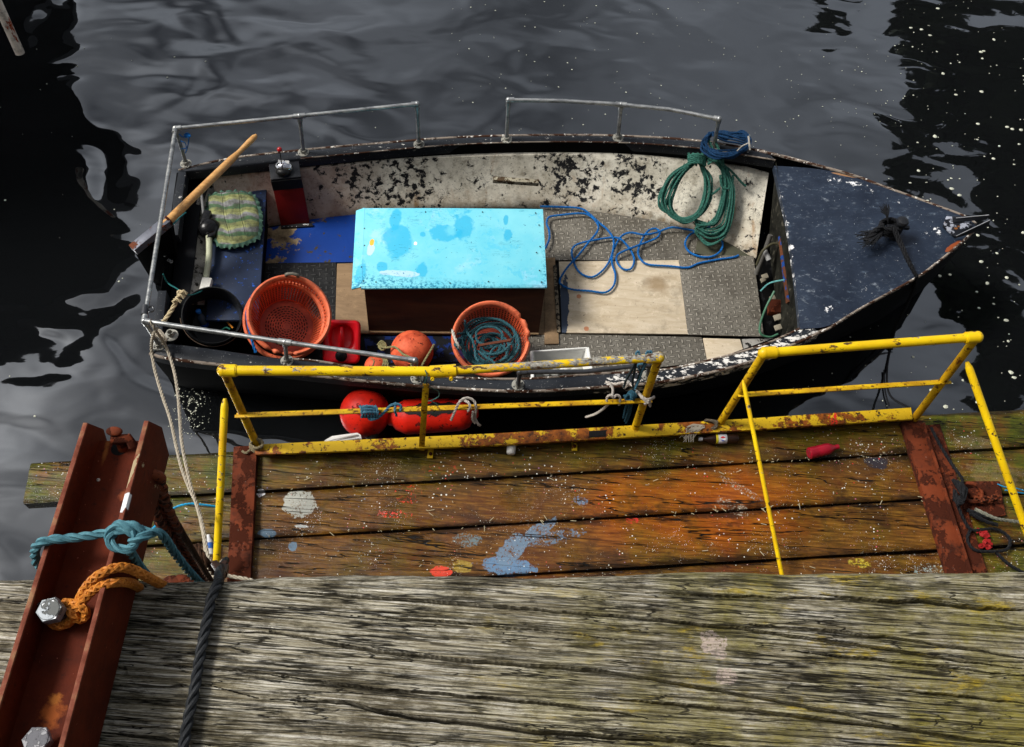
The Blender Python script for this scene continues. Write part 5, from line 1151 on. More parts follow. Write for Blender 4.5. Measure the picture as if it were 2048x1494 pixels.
# black rope on the samson post
MBR_ = ropemat('rope_black', (.016, .017, .019), (.005, .005, .006))
rp = MB(); base_ = P(1775, 462, .93)
for k in range(6):
    a0 = rnd.uniform(0, 6.28); rp.rope([base_+Vector((math.cos(a0+q)*.07+rnd.uniform(-.01, .01), math.sin(a0+q)*.055, .01+.014*k+rnd.uniform(-.01, .01))) for q in np.linspace(0, 6.0, 12)], .013, step=.014, seg=5)
rp.rope([P(1760, 455, 1.0), P(1745, 470, .97), P(1735, 478, .95), P(1728, 478, .93)], .017, step=.014)
rp.rope([P(1768, 450, 1.02), P(1748, 462, .99), P(1738, 476, .95)], .016, step=.014); rp.rope([P(1764, 470, .96), P(1750, 480, .94), P(1742, 488, .92)], .012, step=.014)
rp.rope([P(1784, 452, 1.05), P(1795, 480, 1.0), P(1805, 500, .98), P(1818, 528, .945), P(1830, 549, .90), P(1832, 556, .86), P(1826, 580, .6), P(1806, 622, .35), P(1786, 662, .12), P(1779, 690, .01)], .0115, step=.012)
rp.rope([P(1790, 455, 1.05), P(1802, 482, 1.0), P(1816, 515, .96), P(1830, 545, .90), P(1834, 553, .87), P(1830, 575, .62), P(1812, 615, .38), P(1790, 660, .14), P(1783, 700, .01)], .0105, step=.012)
obj('bow_rope', rp, MBR_, label='black mooring rope hitched on the foredeck post and led over the gunwale into the water', cat='rope')
mb = MB()
for k in range(46):
    t0 = P(1774, 430, 1.06)+Vector((rnd.uniform(-.01, .01), rnd.uniform(-.01, .01), 0)); a = rnd.uniform(R(65), R(145)); l_ = rnd.uniform(.05, .095)
    mb.tube([P(1776, 446, 1.02), t0, t0+Vector((math.cos(a)*l_*.7, math.sin(a)*l_, rnd.uniform(-.02, .03)))], .0022, 4)
for k in range(44):
    t0 = P(rnd.uniform(1732, 1762), rnd.uniform(460, 486), .96); a = rnd.uniform(R(150), R(255)); l_ = rnd.uniform(.03, .11)
    mb.tube([P(1765, 462, .98), t0, t0+Vector((math.cos(a)*l_, math.sin(a)*l_*.7, rnd.uniform(-.05, .0)))], .0028, 4)
obj('frayed_rope_end', mb, MBR_, label='frayed black rope ends tangled on the foredeck post', cat='rope')
# slack black rope over the edge at far right of pontoon railing into the water
rp = MB(); rp.rope([P(1782, 690, .01), P(1774, 740, .03), P(1780, 790, .2), P(1822, 818, .5)], .010, step=.02); rp.rope([P(1768, 740, .02), P(1770, 780, .02), P(1778, 812, .02)], .008, step=.02)
obj('slack_rope', rp, MBR_, label='slack black line from the water up to the pontoon cross beam', cat='rope')

# ---------------- mooring lines at the stern corner
MBE = ropemat('rope_beige', (.50, .45, .36), (.26, .22, .16))
ml = MB(); zz_ = lambda y: .62+(y-690)/470*.5
ml.rope([P(x, y, z) for x, y, z in ((300, 642, 1.03), (312, 662, .95), (330, 690, .70), (342, 720, .64), (350, 750, .66), (356, 790, .68), (360, 840, .72), (363, 880, .76), (371, 925, .8), (384, 980, .86), (398, 1020, .92), (407, 1060, 1.0), (416, 1110, 1.06), (430, 1160, 1.1))], .0115, step=.012)
ml.rope([P(x, y, z) for x, y, z in ((315, 655, .95), (306, 670, .86), (303, 700, .64), (311, 745, .62), (326, 795, .65), (341, 840, .70), (352, 890, .75), (363, 935, .80), (378, 975, .85), (390, 1000, .9), (400, 1035, .95), (408, 1075, 1.0), (414, 1120, 1.05), (426, 1165, 1.1))], .0115, step=.012)
for k in range(4): ml.rope([P(308+k*4, 668+k*3, .72), P(316+k*3, 660+k*4, .74), P(326+k*2, 668+k*4, .72), P(318+k*2, 676+k*4, .70)], .011)
obj('mooring_line', ml, MBE, label='pair of slack beige mooring lines from the stern corner to the quay', cat='rope')
rp = MB(); rp.rope([P(325, 646, .66), P(338, 628, .68), P(348, 612, .70), P(356, 596, .72), P(362, 586, .72)], .016, step=.014)
for k in range(3): rp.rope([P(346+k*7, 604-k*8, .72), P(352+k*7, 598-k*8, .76), P(362+k*6, 604-k*8, .74)], .012)
rp.rope([P(362, 586, .72), P(370, 592, .70), P(358, 590, .74), P(357, 582, .74), P(368, 586, .74)], .011); obj('stern_rope', rp, ropemat('rope_cream', (.62, .52, .33), (.36, .28, .16)), label='thick cream rope knotted across the transom beside the black bucket', cat='rope')
rp = MB(); rp.rope([P(326, 548, .8), P(336, 566, .7), P(352, 576, .72), P(368, 586, .74), P(384, 590, .7), (P(404, 582, .6))], .005); obj('tied_twine', rp, ropemat('cord_teal', (.03, .20, .20)), label='thin teal cord across the stern from the rudder', cat='cord')

# ================================================================== THINGS ON THE PONTOON
def bottle(name, label, A, B, r, mats, cat='bottle', z=0):
    t = thing(name, label, cat, A); d_ = (B-A).normalized(); L_ = (B-A).length
    mb = MB(); mb.lathe(A, d_, [(.001, .004), (r*.8, 0), (r, L_*.03), (r, L_*.24), (r*.94, L_*.28), (r*.98, L_*.33), (r*.98, L_*.56), (r, L_*.62), (r*.9, L_*.70), (r*.45, L_*.84), (r*.36, L_*.90), (.001, L_*.90)], 22); obj('bottle_body', mb, mats[0], t)
    mb = MB(); mb.lathe(A, d_, [(r*.36, L_*.90), (r*.42, L_*.905), (r*.42, L_*1.0), (.001, L_*1.0)], 16); obj('cap', mb, mats[1], t)
    if len(mats) > 2:
        mb = MB(); mb.lathe(A, d_, [(r*.99, L_*.30), (r*1.02, L_*.305), (r*1.02, L_*.57), (r*.99, L_*.575)], 22); obj('bottle_label', mb, mats[2], t)
    return t, d_, L_
ck = plain('cola_dark', (.022, .010, .006), .08, scale=6); 
t_, d_, L_ = bottle('cola_bottle', 'clear cola bottle with silver label beside the frayed knot', P(1476, 877, .505), P(1397, 878, .505), .036, [ck, plain('cap_grey', (.35, .36, .38), .3), plain('silver_label', (.55, .55, .58), .35)])
a_ = P(1476, 877, .505)+d_*L_*.38; upn = (Vector((0, 0, CAM_H))-a_).normalized()
def halfdisc(c0, X1, Y1, r_, a0, a1, mat, par, nm, off):
    mb = MB(); n = 10; pts = [c0+upn*off+X1*(r_*math.cos(R(a0+(a1-a0)*k/n)))+Y1*(r_*math.sin(R(a0+(a1-a0)*k/n))) for k in range(n+1)]
    mb.slab(pts, .0008, -upn); obj(nm, mb, mat, par, smooth=0)
X1 = Vector((1, 0, 0)); Y1 = upn.cross(X1).normalized(); lc = a_+upn*.0375
halfdisc(lc, X1, Y1, .020, 0, 360, plain('logo_white', (.8, .8, .8), .4), t_, 'emblem_disc', 0)
halfdisc(lc, X1, Y1, .0175, 20, 170, plain('logo_red', (.65, .01, .02), .4), t_, 'emblem_top', .0012)
halfdisc(lc, X1, Y1, .0175, 215, 325, plain('logo_blue', (.01, .04, .3), .4), t_, 'emblem_bottom', .0012)
mb = MB(); mb.lathe(P(1476, 877, .505), d_, [(.0370, L_*.52), (.0375, L_*.525), (.0375, L_*.575), (.0370, L_*.58)], 22); obj('label_band', mb, plain('band_yellow', (.6, .5, .02), .4), t_)
mr = plain('bottle_red', (.34, .006, .02), .3, coat=.2)
bottle('red_bottle', 'bright red plastic bottle lying on the planks', P(1617, 907, .50), P(1677, 893, .50), .043, [mr, mr])
mb = MB(); cq = P(1022, 897, .50); mb.lathe(cq+Vector((0, -.045, 0)), (.05, 1, .1), [(.001, 0), (.026, .002), (.031, .01), (.033, .08), (.028, .098), (.001, .10)], 14); obj('foam_block', mb, plain('foam_block_white', (.78, .77, .72), .7, scale=30, bump=.004), smooth=60, label='white foam plug lying against the yellow kick beam', cat='foam block')
mb = MB(); mb.slab([P(647, 881, .36), P(664, 871, .36), P(715, 864, .36), P(722, 869, .36), P(725, 885, .34), P(650, 893, .33)], .05); o = obj('foam_tray', mb, plain('tray_white', (.72, .71, .68), .6), bevel=.012, label='white foam tray jammed behind the kick beam below the red fender', cat='tray')
mb2 = MB(); mb2.tube([P(655, 882, .368), P(685, 875, .368), P(714, 869, .368)], .006, 6); mb2.tube([P(655, 888, .362), P(690, 880, .362), P(718, 876, .362)], .006, 6); obj('tray_ridge', mb2, plain('tray_ridge', (.6, .59, .56), .6), o)
bt2, d_, L_ = bottle('plastic_bottle', 'small white bottle with blue label behind the left yellow brace', P(420, 1112, .50), P(417, 1070, .50), .030, [plain('bottle_white', (.7, .7, .7), .3), plain('cap_white', (.75, .75, .75), .4), plain('label_blue_white', (.05, .16, .5), .4)])
# knots and lashings on the yellow railings
def lash(name, label, mat, segs, r, cat='rope', step=.010):
    rp = MB()
    for s_ in segs: rp.rope([P(*q) for q in s_], r, step=step, seg=5)
    return obj(name, rp, mat, label=label, cat=cat)
MSB = ropemat('rope_slate_blue', (.09, .24, .33), (.025, .08, .13)); MLB = ropemat('rope_bleached', (.55, .50, .44), (.28, .25, .22)); MBK_ = ropemat('rope_blackish', (.02, .035, .04))
kn = []
for k in range(6): x = 720+k*6; kn.append([(x, 812, 1.02), (x+3, 816, 1.05), (x+5, 826, 1.05), (x+4, 834, 1.0), (x+8, 832, .95)])
for k in range(3): kn.append([(722, 815+k*5, 1.04), (735, 812+k*6, 1.07), (752, 818+k*4, 1.05), (753, 828+k*2, 1.02)])
kn.append([(738, 835, 1.0), (750, 838, 1.0), (765, 828, 1.0), (780, 812, 1.02), (792, 808, 1.03), (802, 812, 1.02), (800, 824, 1.0)])
kn.append([(792, 806, 1.0), (790, 820, 1.03), (793, 832, .98)]); kn.append([(748, 835, 1.0), (744, 840, .98), (736, 836, .98)])
lash('blue_knot', 'slate blue rope in a fat knot on the yellow mid rail over the red fender', MSB, kn, .0095)
lash('bleached_rope', 'bleached rope looped twice over the middle of the yellow mid rail', MLB, [[(902, 840, .90), (910, 822, 1.0), (920, 803, 1.06), (934, 796, 1.06), (948, 802, 1.04), (952, 818, 1.0), (950, 835, .9), (956, 848, .85), (960, 851, .82)], [(926, 800, 1.05), (937, 805, 1.07), (940, 815, 1.06), (936, 822, 1.0)], [(946, 822, .98), (945, 838, .9), (950, 846, .86)]], .0095)
lash('bleached_rope', 'bleached rope hitched on the yellow mid rail with a tail hanging to the water', MLB, [[(1215, 765, .75), (1224, 772, .85), (1226, 785, .98), (1224, 794, 1.03)], [(1214, 808, .98), (1214, 795, 1.03), (1222, 790, 1.07), (1228, 796, 1.05), (1232, 790, 1.06), (1240, 795, 1.04), (1238, 810, .97)], [(1217, 808, .95), (1206, 818, .85), (1190, 828, .75), (1172, 834, .65)]], .0095)
lash('bleached_rope', 'pale rope tied from gunwale to the right post of the longer yellow railing', MLB, [[(1212, 764, .7), (1230, 768, .75), (1250, 764, .8), (1262, 768, .88), (1272, 782, .96), (1284, 795, 1.02), (1298, 806, 1.05)], [(1275, 783, 1.0), (1290, 798, 1.06), (1304, 797, 1.04), (1308, 794, 1.0)], [(1290, 808, 1.0), (1298, 800, 1.07), (1300, 812, .98)], [(1250, 764, .8), (1248, 776, .8), (1256, 768, .84)]], .0105)
bl = []
for x in (1274, 1294, 1299): bl.append([(x-3, 722, 1.46), (x-2, 708, 1.52), (x+3, 702, 1.54), (x+5, 714, 1.50), (x+2, 724, 1.46)])
lash('teal_lashing', 'teal cord wound round the top rail beside its right corner', MSB, bl+[[(1294, 724, 1.46), (1285, 740, 1.35), (1278, 760, 1.2), (1270, 778, 1.08)], [(1280, 742, 1.32), (1276, 730, 1.38), (1285, 728, 1.4), (1288, 738, 1.35), (1280, 742, 1.32)]], .008)
lash('black_lashing', 'blackish cord hanging from the top rail down to the mid rail knot', MBK_, [[(1272, 724, 1.46), (1262, 742, 1.3), (1252, 760, 1.1), (1247, 775, 1.0)], [(1272, 724, 1.46), (1268, 745, 1.3), (1265, 765, 1.1), (1268, 785, 1.0)], [(1292, 722, 1.46), (1280, 745, 1.3), (1272, 770, 1.1), (1262, 790, 1.0)]], .009)
k2 = []
for k in range(6): k2.append([(1250+k*4, 796-k*3, 1.0), (1262, 782+k*3, 1.05), (1272-k, 792+k, 1.03), (1256+k*2, 802, .98), (1248+k*3, 790, 1.0)])
lash('teal_knot', 'dark teal bunched knot with a tail hanging below the mid rail', ropemat('rope_deep_teal', (.04, .13, .19), (.01, .035, .05)), k2+[[(1256, 800, .98), (1250, 820, .85), (1247, 835, .75)], [(1260, 800, .98), (1256, 822, .85), (1250, 842, .72)], [(1264, 800, .98), (1260, 825, .83), (1252, 846, .7)]], .009)
lash('tied_twine', 'thin dark green cord tied round the joint sleeve of the long railing', ropemat('cord_green_dark', (.05, .14, .13)), [[(850, 740, 1.53), (854, 750, 1.52), (852, 765, 1.45), (862, 775, 1.35), (876, 782, 1.25), (878, 792, 1.1), (865, 800, 1.05), (856, 802, 1.03)], [(862, 802, 1.04), (876, 812, 1.0), (866, 826, .95), (858, 834, .9)], [(848, 748, 1.5), (850, 760, 1.45), (846, 775, 1.38), (848, 782, 1.3)]], .004)
kf = []
for k in range(6): kf.append([(1408+k*4, 846, .52), (1412+k*4, 840+k, .58), (1424+k*2, 842, .60), (1432, 850+k, .58), (1420+k, 858, .55), (1408+k*3, 852, .54)])
lash('frayed_knot', 'dark rope knotted round the foot of the shorter railing post', ropemat('rope_dirty', (.13, .11, .08), (.04, .03, .02)), kf+[[(1410, 850, .55), (1395, 856, .56), (1375, 858, .56)]], .0095)
mb = MB()
for k in range(34):
    a = P(1402+rnd.uniform(-8, 8), 853+rnd.uniform(-3, 3), .57); b = P(1362+rnd.uniform(-4, 24), rnd.uniform(856, 884), .54); mb.tube([a, a.lerp(b, .5)+Vector((0, .012, .02)), b], .0024, 4)
for k in range(4): mb.tube([P(1374+k*5, 858, .57), P(1372+k*5, 872, .56), P(1372+k*5+rnd.uniform(-2, 2), 884, .54)], .004, 5)
obj('frayed_tuft', mb, plain('tuft_beige', (.36, .32, .25), .9), label='splayed beige rope fibres lying on the kick beam', cat='rope')
ft = []
for k in range(5): ft.append([(500, 896-k*2, .52+k*.02), (508, 886-k*2, .55+k*.02), (522, 888-k*2, .55+k*.02), (525, 898-k*2, .52+k*.02), (512, 904-k*2, .52+k*.02), (500, 897-k*2, .52+k*.02)])
lash('post_lashing', 'straw coloured rope wound round the foot of the leftmost railing post', ropemat('rope_straw', (.34, .29, .18), (.12, .10, .06)), ft+[[(500, 900, .52), (492, 906, .52), (484, 902, .52)]], .009)
# blue cord and things on the left of the pontoon
lash('bright_blue_cord', 'smooth bright blue cord arched over the mossy planks behind the steel beam', plain('cord_bright_blue', (.02, .42, .75), .4), [[(300, 1062, .50), (318, 1045, .60), (345, 1018, .60), (375, 1008, .58), (400, 1009, .55), (432, 1013, .50)]], .008, 'cord')
lash('pale_mooring_tail', 'pale rope leaving the yellow brace foot along the quay edge', MBE, [[(440, 1128, 1.0), (445, 1122, 1.05), (452, 1125, 1.06), (454, 1135, 1.04), (449, 1148, 1.0)], [(449, 1150, 1.0), (470, 1154, 1.0), (500, 1160, 1.0), (525, 1170, 1.0)]], .012)
# right of the pontoon: black rope, red rag, pale rope, blue line
lash('black_line', 'black rope looped on the planks by the rusty ring at the right', MBR_, [[(1862, 855, .56), (1880, 890, .54), (1905, 930, .54), (1925, 960, .56), (1918, 975, .60)], [(1915, 1010, .56), (1928, 1040, .52), (1945, 1060, .50), (1990, 1058, .49), (2018, 1075, .49), (2015, 1098, .49), (1985, 1103, .49), (1950, 1100, .49), (1935, 1080, .49), (1940, 1060, .51)], [(1992, 1105, .48), (2020, 1130, .48), (2060, 1152, .48)]], .0115)
lash('black_rope_knot', 'thick black rope bunch threaded through the rusty mooring ring', MBR_, [[(1905+k*3, 960+k*4, .58), (1922, 968+k*4, .63), (1932-k, 982+k*4, .61), (1918, 996+k*3, .60), (1908, 980+k*4, .59)] for k in range(5)]+[[(1935, 1020, .54), (1975, 1034, .54), (2000, 1040, .53)], [(1940, 1026, .55), (1970, 1042, .54), (1995, 1050, .53)]], .014)
lash('pale_rope', 'grey twisted rope lying to the right of the rusty mooring plate', ropemat('rope_grey', (.25, .25, .20), (.08, .08, .06)), [[(1950, 1018, .55), (1975, 1030, .56), (1995, 1038, .55), (2020, 1042, .52), (2060, 1046, .51)]], .013)
lash('thin_blue_line', 'thin bright blue line reaching in from the right edge', plain('line_blue', (.02, .32, .6), .5), [[(1995, 968, .53), (2010, 974, .52), (2030, 976, .51), (2060, 985, .50)], [(2010, 980, .52), (2030, 984, .50), (2060, 988, .50)]], .005, 'line')
mb = MB()
for x, y, r_ in ((1970, 1068, .035), (1975, 1085, .030), (1963, 1092, .02), (1958, 1062, .018), (1978, 1094, .02)):
    mb.ball(P(x, y, .49), (r_, r_*.7, r_*.35), 11, 7)
for v in range(len(mb.v)): x, y, z = mb.v[v]; mb.v[v] = (x+rnd.uniform(-.012, .012), y+rnd.uniform(-.012, .012), z+rnd.uniform(-.006, .006))
obj('red_rag', mb, plain('rag_red', (.32, .010, .010), .7), smooth=50, label='crumpled red scrap inside the black rope loop at the right', cat='rag')

# ================================================================== STEEL BEAM ON THE QUAY EDGE
FZ = QZ+.155; WZB = QZ+.085
sb_ = thing('steel_beam', 'rusty brown steel H beam bolted across the quay timber and sticking out over the water', 'steel beam', P(110, 1300, QZ))
g = G('beam_rust'); n = g.noise(8, 8, .7); n2 = g.noise(60, 6, .7)
c = g.mix(g.step(n, .35, .65), (.115, .017, .004), (.055, .008, .002)); c = g.mix(g.m('MULTIPLY', g.step(n2, .58, .66), .6), c, (.02, .007, .004))
for x, y, rx, ry, cc_ in ((104, 1425, .022, .028, (.42, .11, .02)), (110, 1400, .012, .012, (.5, .18, .03)), (212, 900, .006, .03, (.40, .14, .03)), (250, 990, .015, .012, (.3, .08, .03))):
    c = g.mix(g.m('MULTIPLY', g.blob(P(x, y, WZB), rx, ry, amp=1.0, ns=60, soft=.6), .6), c, cc_)
c = g.mix(g.step(g.noise(170, 3), .72, .74), c, (.38, .12, .08))
nrm = g.node('SeparateXYZ', {0: g.node('NewGeometry').outputs['Normal']}); hz = g.node('SeparateXYZ', {0: g.pos()})
edge = g.m('MULTIPLY', g.step(hz.outputs[2], FZ-.006, FZ-.002), 1)
c = g.mix(g.m('MULTIPLY', edge, .7), c, g.ramp(g.noise(22, 7, .7), [(.38, (.13, .035, .018)), (.52, (.24, .075, .045)), (.66, (.34, .20, .10))]))
wp = g.blob(P(249, 1004, FZ), .008, .020, R(-10), .5, 70); c = g.mix(g.m('MULTIPLY', wp, g.step(hz.outputs[2], FZ-.014, FZ-.010)), c, (.72, .72, .72))
c = g.mix(g.m('MULTIPLY', g.blob(P(262, 965, FZ-.02), .006, .04, R(-10), .9, 60), .8), c, (.42, .34, .20))
MBM = g.done(c, .7, 0, g.bump(g.m('ADD', n, g.m('MULTIPLY', n2, .5)), .0015), .12)
def flange(p0, p1, w_, z1, z0, cham):
    """vertical plate from p0 (far end) to p1 (near end), thickness w_ to the right"""
    d_ = (p1-p0).normalized(); s_ = Vector((-d_.y, d_.x, 0)); s_ = s_ if s_.x > 0 else -s_
    prof = [Vector((p0.x, p0.y, z1)), Vector((p1.x, p1.y, z1)), Vector((p1.x, p1.y, z0)), Vector((p0.x, p0.y, z0))+d_*cham*.2]
    mid_ = Vector((p0.x, p0.y, (z0+z1)/2))-d_*cham
    prof = [prof[0], prof[1], prof[2], prof[3], mid_]
    mb = MB(); mb.slab(prof, w_, s_); return mb
lf0, lf1 = P(166, 845, FZ), P(-34, 1484, FZ); lf1 = lf0+(lf1-lf0)*1.35
rf0, rf1 = P(288, 841, FZ), P(116, 1494, FZ); rf1 = rf0+(rf1-rf0)*1.35
obj('flange', flange(lf0, lf1, .0085, FZ, QZ+.012, .022), MBM, sb_, bevel=.0012)
obj('flange', flange(rf0, rf1, .0085, FZ, QZ+.012, .022), MBM, sb_, bevel=.0012)
mb = MB(); mb.slab([Vector((lf0.x+.004, P(200, 882, WZB).y, WZB)), Vector((rf0.x+.004, P(290, 880, WZB).y, WZB)), Vector((rf1.x+.004, rf1.y, WZB)), Vector((lf1.x+.004, lf1.y, WZB))], .008); obj('web', mb, MBM, sb_)
MZN = paint('zinc_bolt', '8c9296', '5a5c5a', .54, 30, .38, .75, metal=.25, specks='d8dadc', spthr=.66, spscale=120, bump=.0006)
def hexbolt(c0, r_, tilt, par, mats=None, a0=.3):
    ax = Vector(tilt).normalized(); mb = MB()
    mb.lathe(c0-ax*.03, ax, [(r_*.55, 0), (r_*.55, .03)], 16)
    n_ = (Vector((1, 0, 0))-ax*ax.x).normalized(); b_ = ax.cross(n_)
    ring = lambda r2, h_: [c0+ax*h_+(n_*math.cos(a0+k*math.pi/3)+b_*math.sin(a0+k*math.pi/3))*r2 for k in range(6)]
    mb.grid([ring(r_, 0), ring(r_, .017), ring(r_*.93, .020)], close=True); q = len(mb.v); mb.face([q-6+i for i in range(6)])
    mb.lathe(c0+ax*.0200, ax, [(r_*.80, 0), (r_*.76, .0012), (.001, .0014)], 24)
    return obj('bolt', mb, mats or MZN, par)
hexbolt(P(107, 1224, WZB+.045), .0225, (.0, -.05, 1), sb_); hexbolt(P(78, 1485, WZB+.030), .0225, (.15, .1, 1), sb_, paint('zinc_white', 'a8a8aa', '707074', .5, 50, .6, .8), .1)
mb = MB(); mb.lathe(P(107, 1232, WZB), (0, 0, 1), [(.012, 0), (.012, .05)], 16); obj('bolt_shank', mb, MZN, sb_)
# rusty shackle pin at the beam's outer end
q = P(247, 890, WZB); mb = MB(); mb.tube([q+Vector((0, -.012, -.02)), q+Vector((.002, .0, .03))], .0095, 12); mb.tube([q+Vector((-.012, -.004, .030)), q+Vector((.018, .002, .028)), q+Vector((.026, -.008, .016))], .010, 10); mb.ball(q+Vector((-.006, .008, .042)), (.016, .010, .007), 14, 8)
o = obj('shackle_pin', mb, MRUST, sb_, bevel=0)
mb = MB(); mb.lathe(P(238, 897, WZB+.0005), (0, 0, 1), [(.001, .0), (.015, .0005)], 18); obj('pin_hole', mb, plain('hole_black', (.002, .002, .002), .9), sb_)
mb = MB(); mb.lathe(P(197, 960, WZB), (0, 0, 1), [(.0035, 0), (.003, .002), (.001, .003)], 8); obj('rivet', mb, plain('rivet_pale', (.6, .58, .52), .5), sb_)
# turquoise rope over the beam
MTQ = ropemat('rope_turquoise', (.105, .25, .29), (.03, .10, .13)); RT_ = .0085
tz = FZ+.009
segs = [[(74, 1130, FZ-.07), (70, 1112, FZ-.04), (71, 1096, FZ-.005), (78, 1087, tz), (100, 1080, tz), (150, 1075, tz-.004), (200, 1068, tz-.006), (228, 1058, tz), (248, 1050, tz+.012), (268, 1052, tz+.014), (292, 1064, tz+.004), (318, 1066, tz-.01), (332, 1080, tz-.05), (352, 1110, tz-.16), (380, 1145, tz-.28), (410, 1176, tz-.40)],
        [(218, 1078, tz-.004), (232, 1062, tz+.008), (256, 1060, tz+.012), (272, 1074, tz+.010), (268, 1092, tz+.004), (248, 1099, tz+.002), (226, 1092, tz+.004), (217, 1078, tz+.006), (222, 1064, tz+.010), (236, 1049, tz+.014), (262, 1053, tz+.018), (282, 1060, tz+.010)],
        [(262, 1086, tz+.008), (276, 1078, tz+.014), (290, 1072, tz+.012), (300, 1066, tz+.006)],
        [(258, 1096, tz-.004), (266, 1112, tz-.05), (280, 1134, tz-.12), (300, 1155, tz-.2), (330, 1172, tz-.3)]]
lash('turquoise_rope', 'turquoise three-strand rope knotted across the rusty steel beam', MTQ, segs, RT_, step=.005)
# orange braided rope
g = G('rope_orange'); uvn = g.noise(40, 4, .6); c = g.mix(g.step(uvn, .35, .7), (.56, .20, .022), (.36, .11, .012)); MOG = g.done(c, .6, 0, g.bump(g.noise(300, 2), .0006), .3)
def braid(mbx, pts, r):
    pts = resample([P(*q) for q in pts], step=.0035); fr = frames(pts)
    for sgn in (1, -1):
        for k in range(4):
            L = 0; row = []
            for i, (p, (t, n, b)) in enumerate(zip(pts, fr)):
                if i: L += (p-pts[i-1]).length
                a = 2*math.pi*(sgn*L/(r*6.5)+k/4); rr_ = r*(.74+.10*math.sin(4*math.pi*(L/(r*6.5))+k*math.pi+(0 if sgn > 0 else math.pi))); row.append(p+(n*math.cos(a)+b*math.sin(a))*rr_)
            mbx.tube(row, r*.34, seg=5)
    mbx.tube(pts, r*.72, 8)
rp = MB(); oz = WZB+.025
braid(rp, [(98, 1238, oz-.015), (110, 1250, oz-.012), (132, 1248, oz-.008), (148, 1234, oz), (156, 1216, oz+.006), (164, 1190, oz+.02), (182, 1164, oz+.04), (208, 1144, oz+.055), (238, 1135, oz+.05), (264, 1139, oz+.03), (290, 1152, oz-.0), (318, 1167, oz-.105), (342, 1182, oz-.22), (372, 1215, oz-.4), (385, 1250, oz-.7)], .0085)
braid(rp, [(126, 1210, oz+.004), (142, 1210, oz+.010), (156, 1216, oz+.016), (164, 1204, oz+.020), (182, 1184, oz+.03), (206, 1170, oz+.04), (232, 1165, oz+.036), (256, 1165, oz-.01), (272, 1172, oz-.085), (288, 1186, oz-.17), (310, 1215, oz-.3), (320, 1260, oz-.6)], .0085)
braid(rp, [(130, 1205, oz+.0), (150, 1208, oz+.02), (168, 1218, oz+.018), (172, 1230, oz+.005), (160, 1238, oz+.0), (146, 1230, oz+.012), (140, 1218, oz+.012)], .008)
obj('orange_rope', rp, MOG, label='orange braided rope looped round the upper zinc bolt on the beam', cat='rope')
# black rope over the timber
rp = MB(); bz = QZ+.016; rp.rope([P(*q) for q in ((452, 1120, 3.9), (440, 1140, 4.4), (438, 1155, 4.72), (436, 1168, bz-.02), (424, 1192, bz+.0), (416, 1230, bz), (405, 1285, bz), (396, 1335, bz), (388, 1385, bz), (376, 1440, bz), (366, 1500, bz), (352, 1580, bz))], .0098, pitch=.068, step=.006, seg=8)
obj('black_rope', rp, ropemat('rope_charcoal', (.035, .038, .042), (.012, .013, .014), .45), label='taut charcoal twisted rope running over the weathered quay timber', cat='rope')
mb = MB(); mb.tube(resample([P(430, 1128, 4.3), P(436, 1136, 4.35), P(442, 1146, 4.45), P(440, 1158, 4.6)], 20), .010, 10); mb.tube(resample([P(446, 1126, 4.3), P(450, 1135, 4.3), P(446, 1150, 4.4)], 16), .010, 10)
obj('thimble_hook', mb, plain('hook_rust', (.035, .014, .008), .5, .3), label='dark rusty hook at the head of the yellow brace above the timber', cat='hook')
# rusty chain hanging from the beam
ch = thing('chain', 'heavy dark rusty chain sloping from the steel beam to the pontoon', 'chain', P(350, 1070, 3))
cpts = resample([P(298, 955, QZ+.03), P(312, 1000, 4.6), P(336, 1050, 4.2), P(364, 1100, 3.6), P(398, 1150, 3.0), P(420, 1180, 2.7)], step=.001)
MCH = paint('chain_rust', (.16, .035, .010), (.02, .006, .003), .52, 40, .75, .5, bump=.002)
def link(c0, t, n, b, l_=.026, w_=.013, r_=.0068):
    mb = MB(); pts = []
    for k in range(21):
        a = 2*math.pi*k/20; x = math.cos(a)*w_; y = math.sin(a)*w_+(l_-w_)*(1 if math.sin(a) > 0 else -1)*(1 if abs(math.sin(a)) > .01 else 0); pts.append(c0+t*y+n*x)
    mb.tube(pts, r_, 8, cap=False); return mb
fr = frames(cpts); acc = 0; k = 0; last = None; prevy = 1e9
i = 0
scr = lambda p_: (cam.matrix_world.inverted() @ p_)
while i < len(cpts)-1:
    t, n, b = fr[i]; dist = -scr(cpts[i]).z; s_ = 1.55
    a = .785+(math.pi/2)*(k % 2); n2_ = n*math.cos(a)+b*math.sin(a)
    obj('chain_link', link(cpts[i], t, n2_, b, .026*s_, .0145*s_, .0070*s_), MCH, ch, smooth=60)
    nx = cpts[i]; i0 = i
    while i < len(cpts)-1 and (cpts[i]-nx).length < .036*s_: i += 1
    k += 1
    if k > 60: break
rp = MB(); rp.rope([P(300, 950, QZ+.02), P(318, 985, 4.7), P(345, 1035, 4.3), P(375, 1085, 3.9), P(408, 1140, 3.5), P(432, 1178, 3.3)], .0105, step=.010)
rp.rope([P(392, 1090, 2.6), P(410, 1120, 2.6), P(425, 1140, 2.5), P(436, 1156, 2.4)], .016, step=.014)
obj('brown_rope', rp, ropemat('rope_brown', (.06, .028, .014), (.02, .01, .006)), label='dark brown rope running beside the rusty chain', cat='rope')
mb = MB()
for x, y, r_ in ((345, 1165, .05), (362, 1160, .04), (375, 1168, .04), (352, 1158, .02)): mb.ball(P(x, y, .49), (r_*1.4, r_, r_*.4), 12, 6)
obj('rust_flakes', mb, MRUST, label='heap of rust flakes at the quay foot under the chain', cat='rust', kind='stuff')

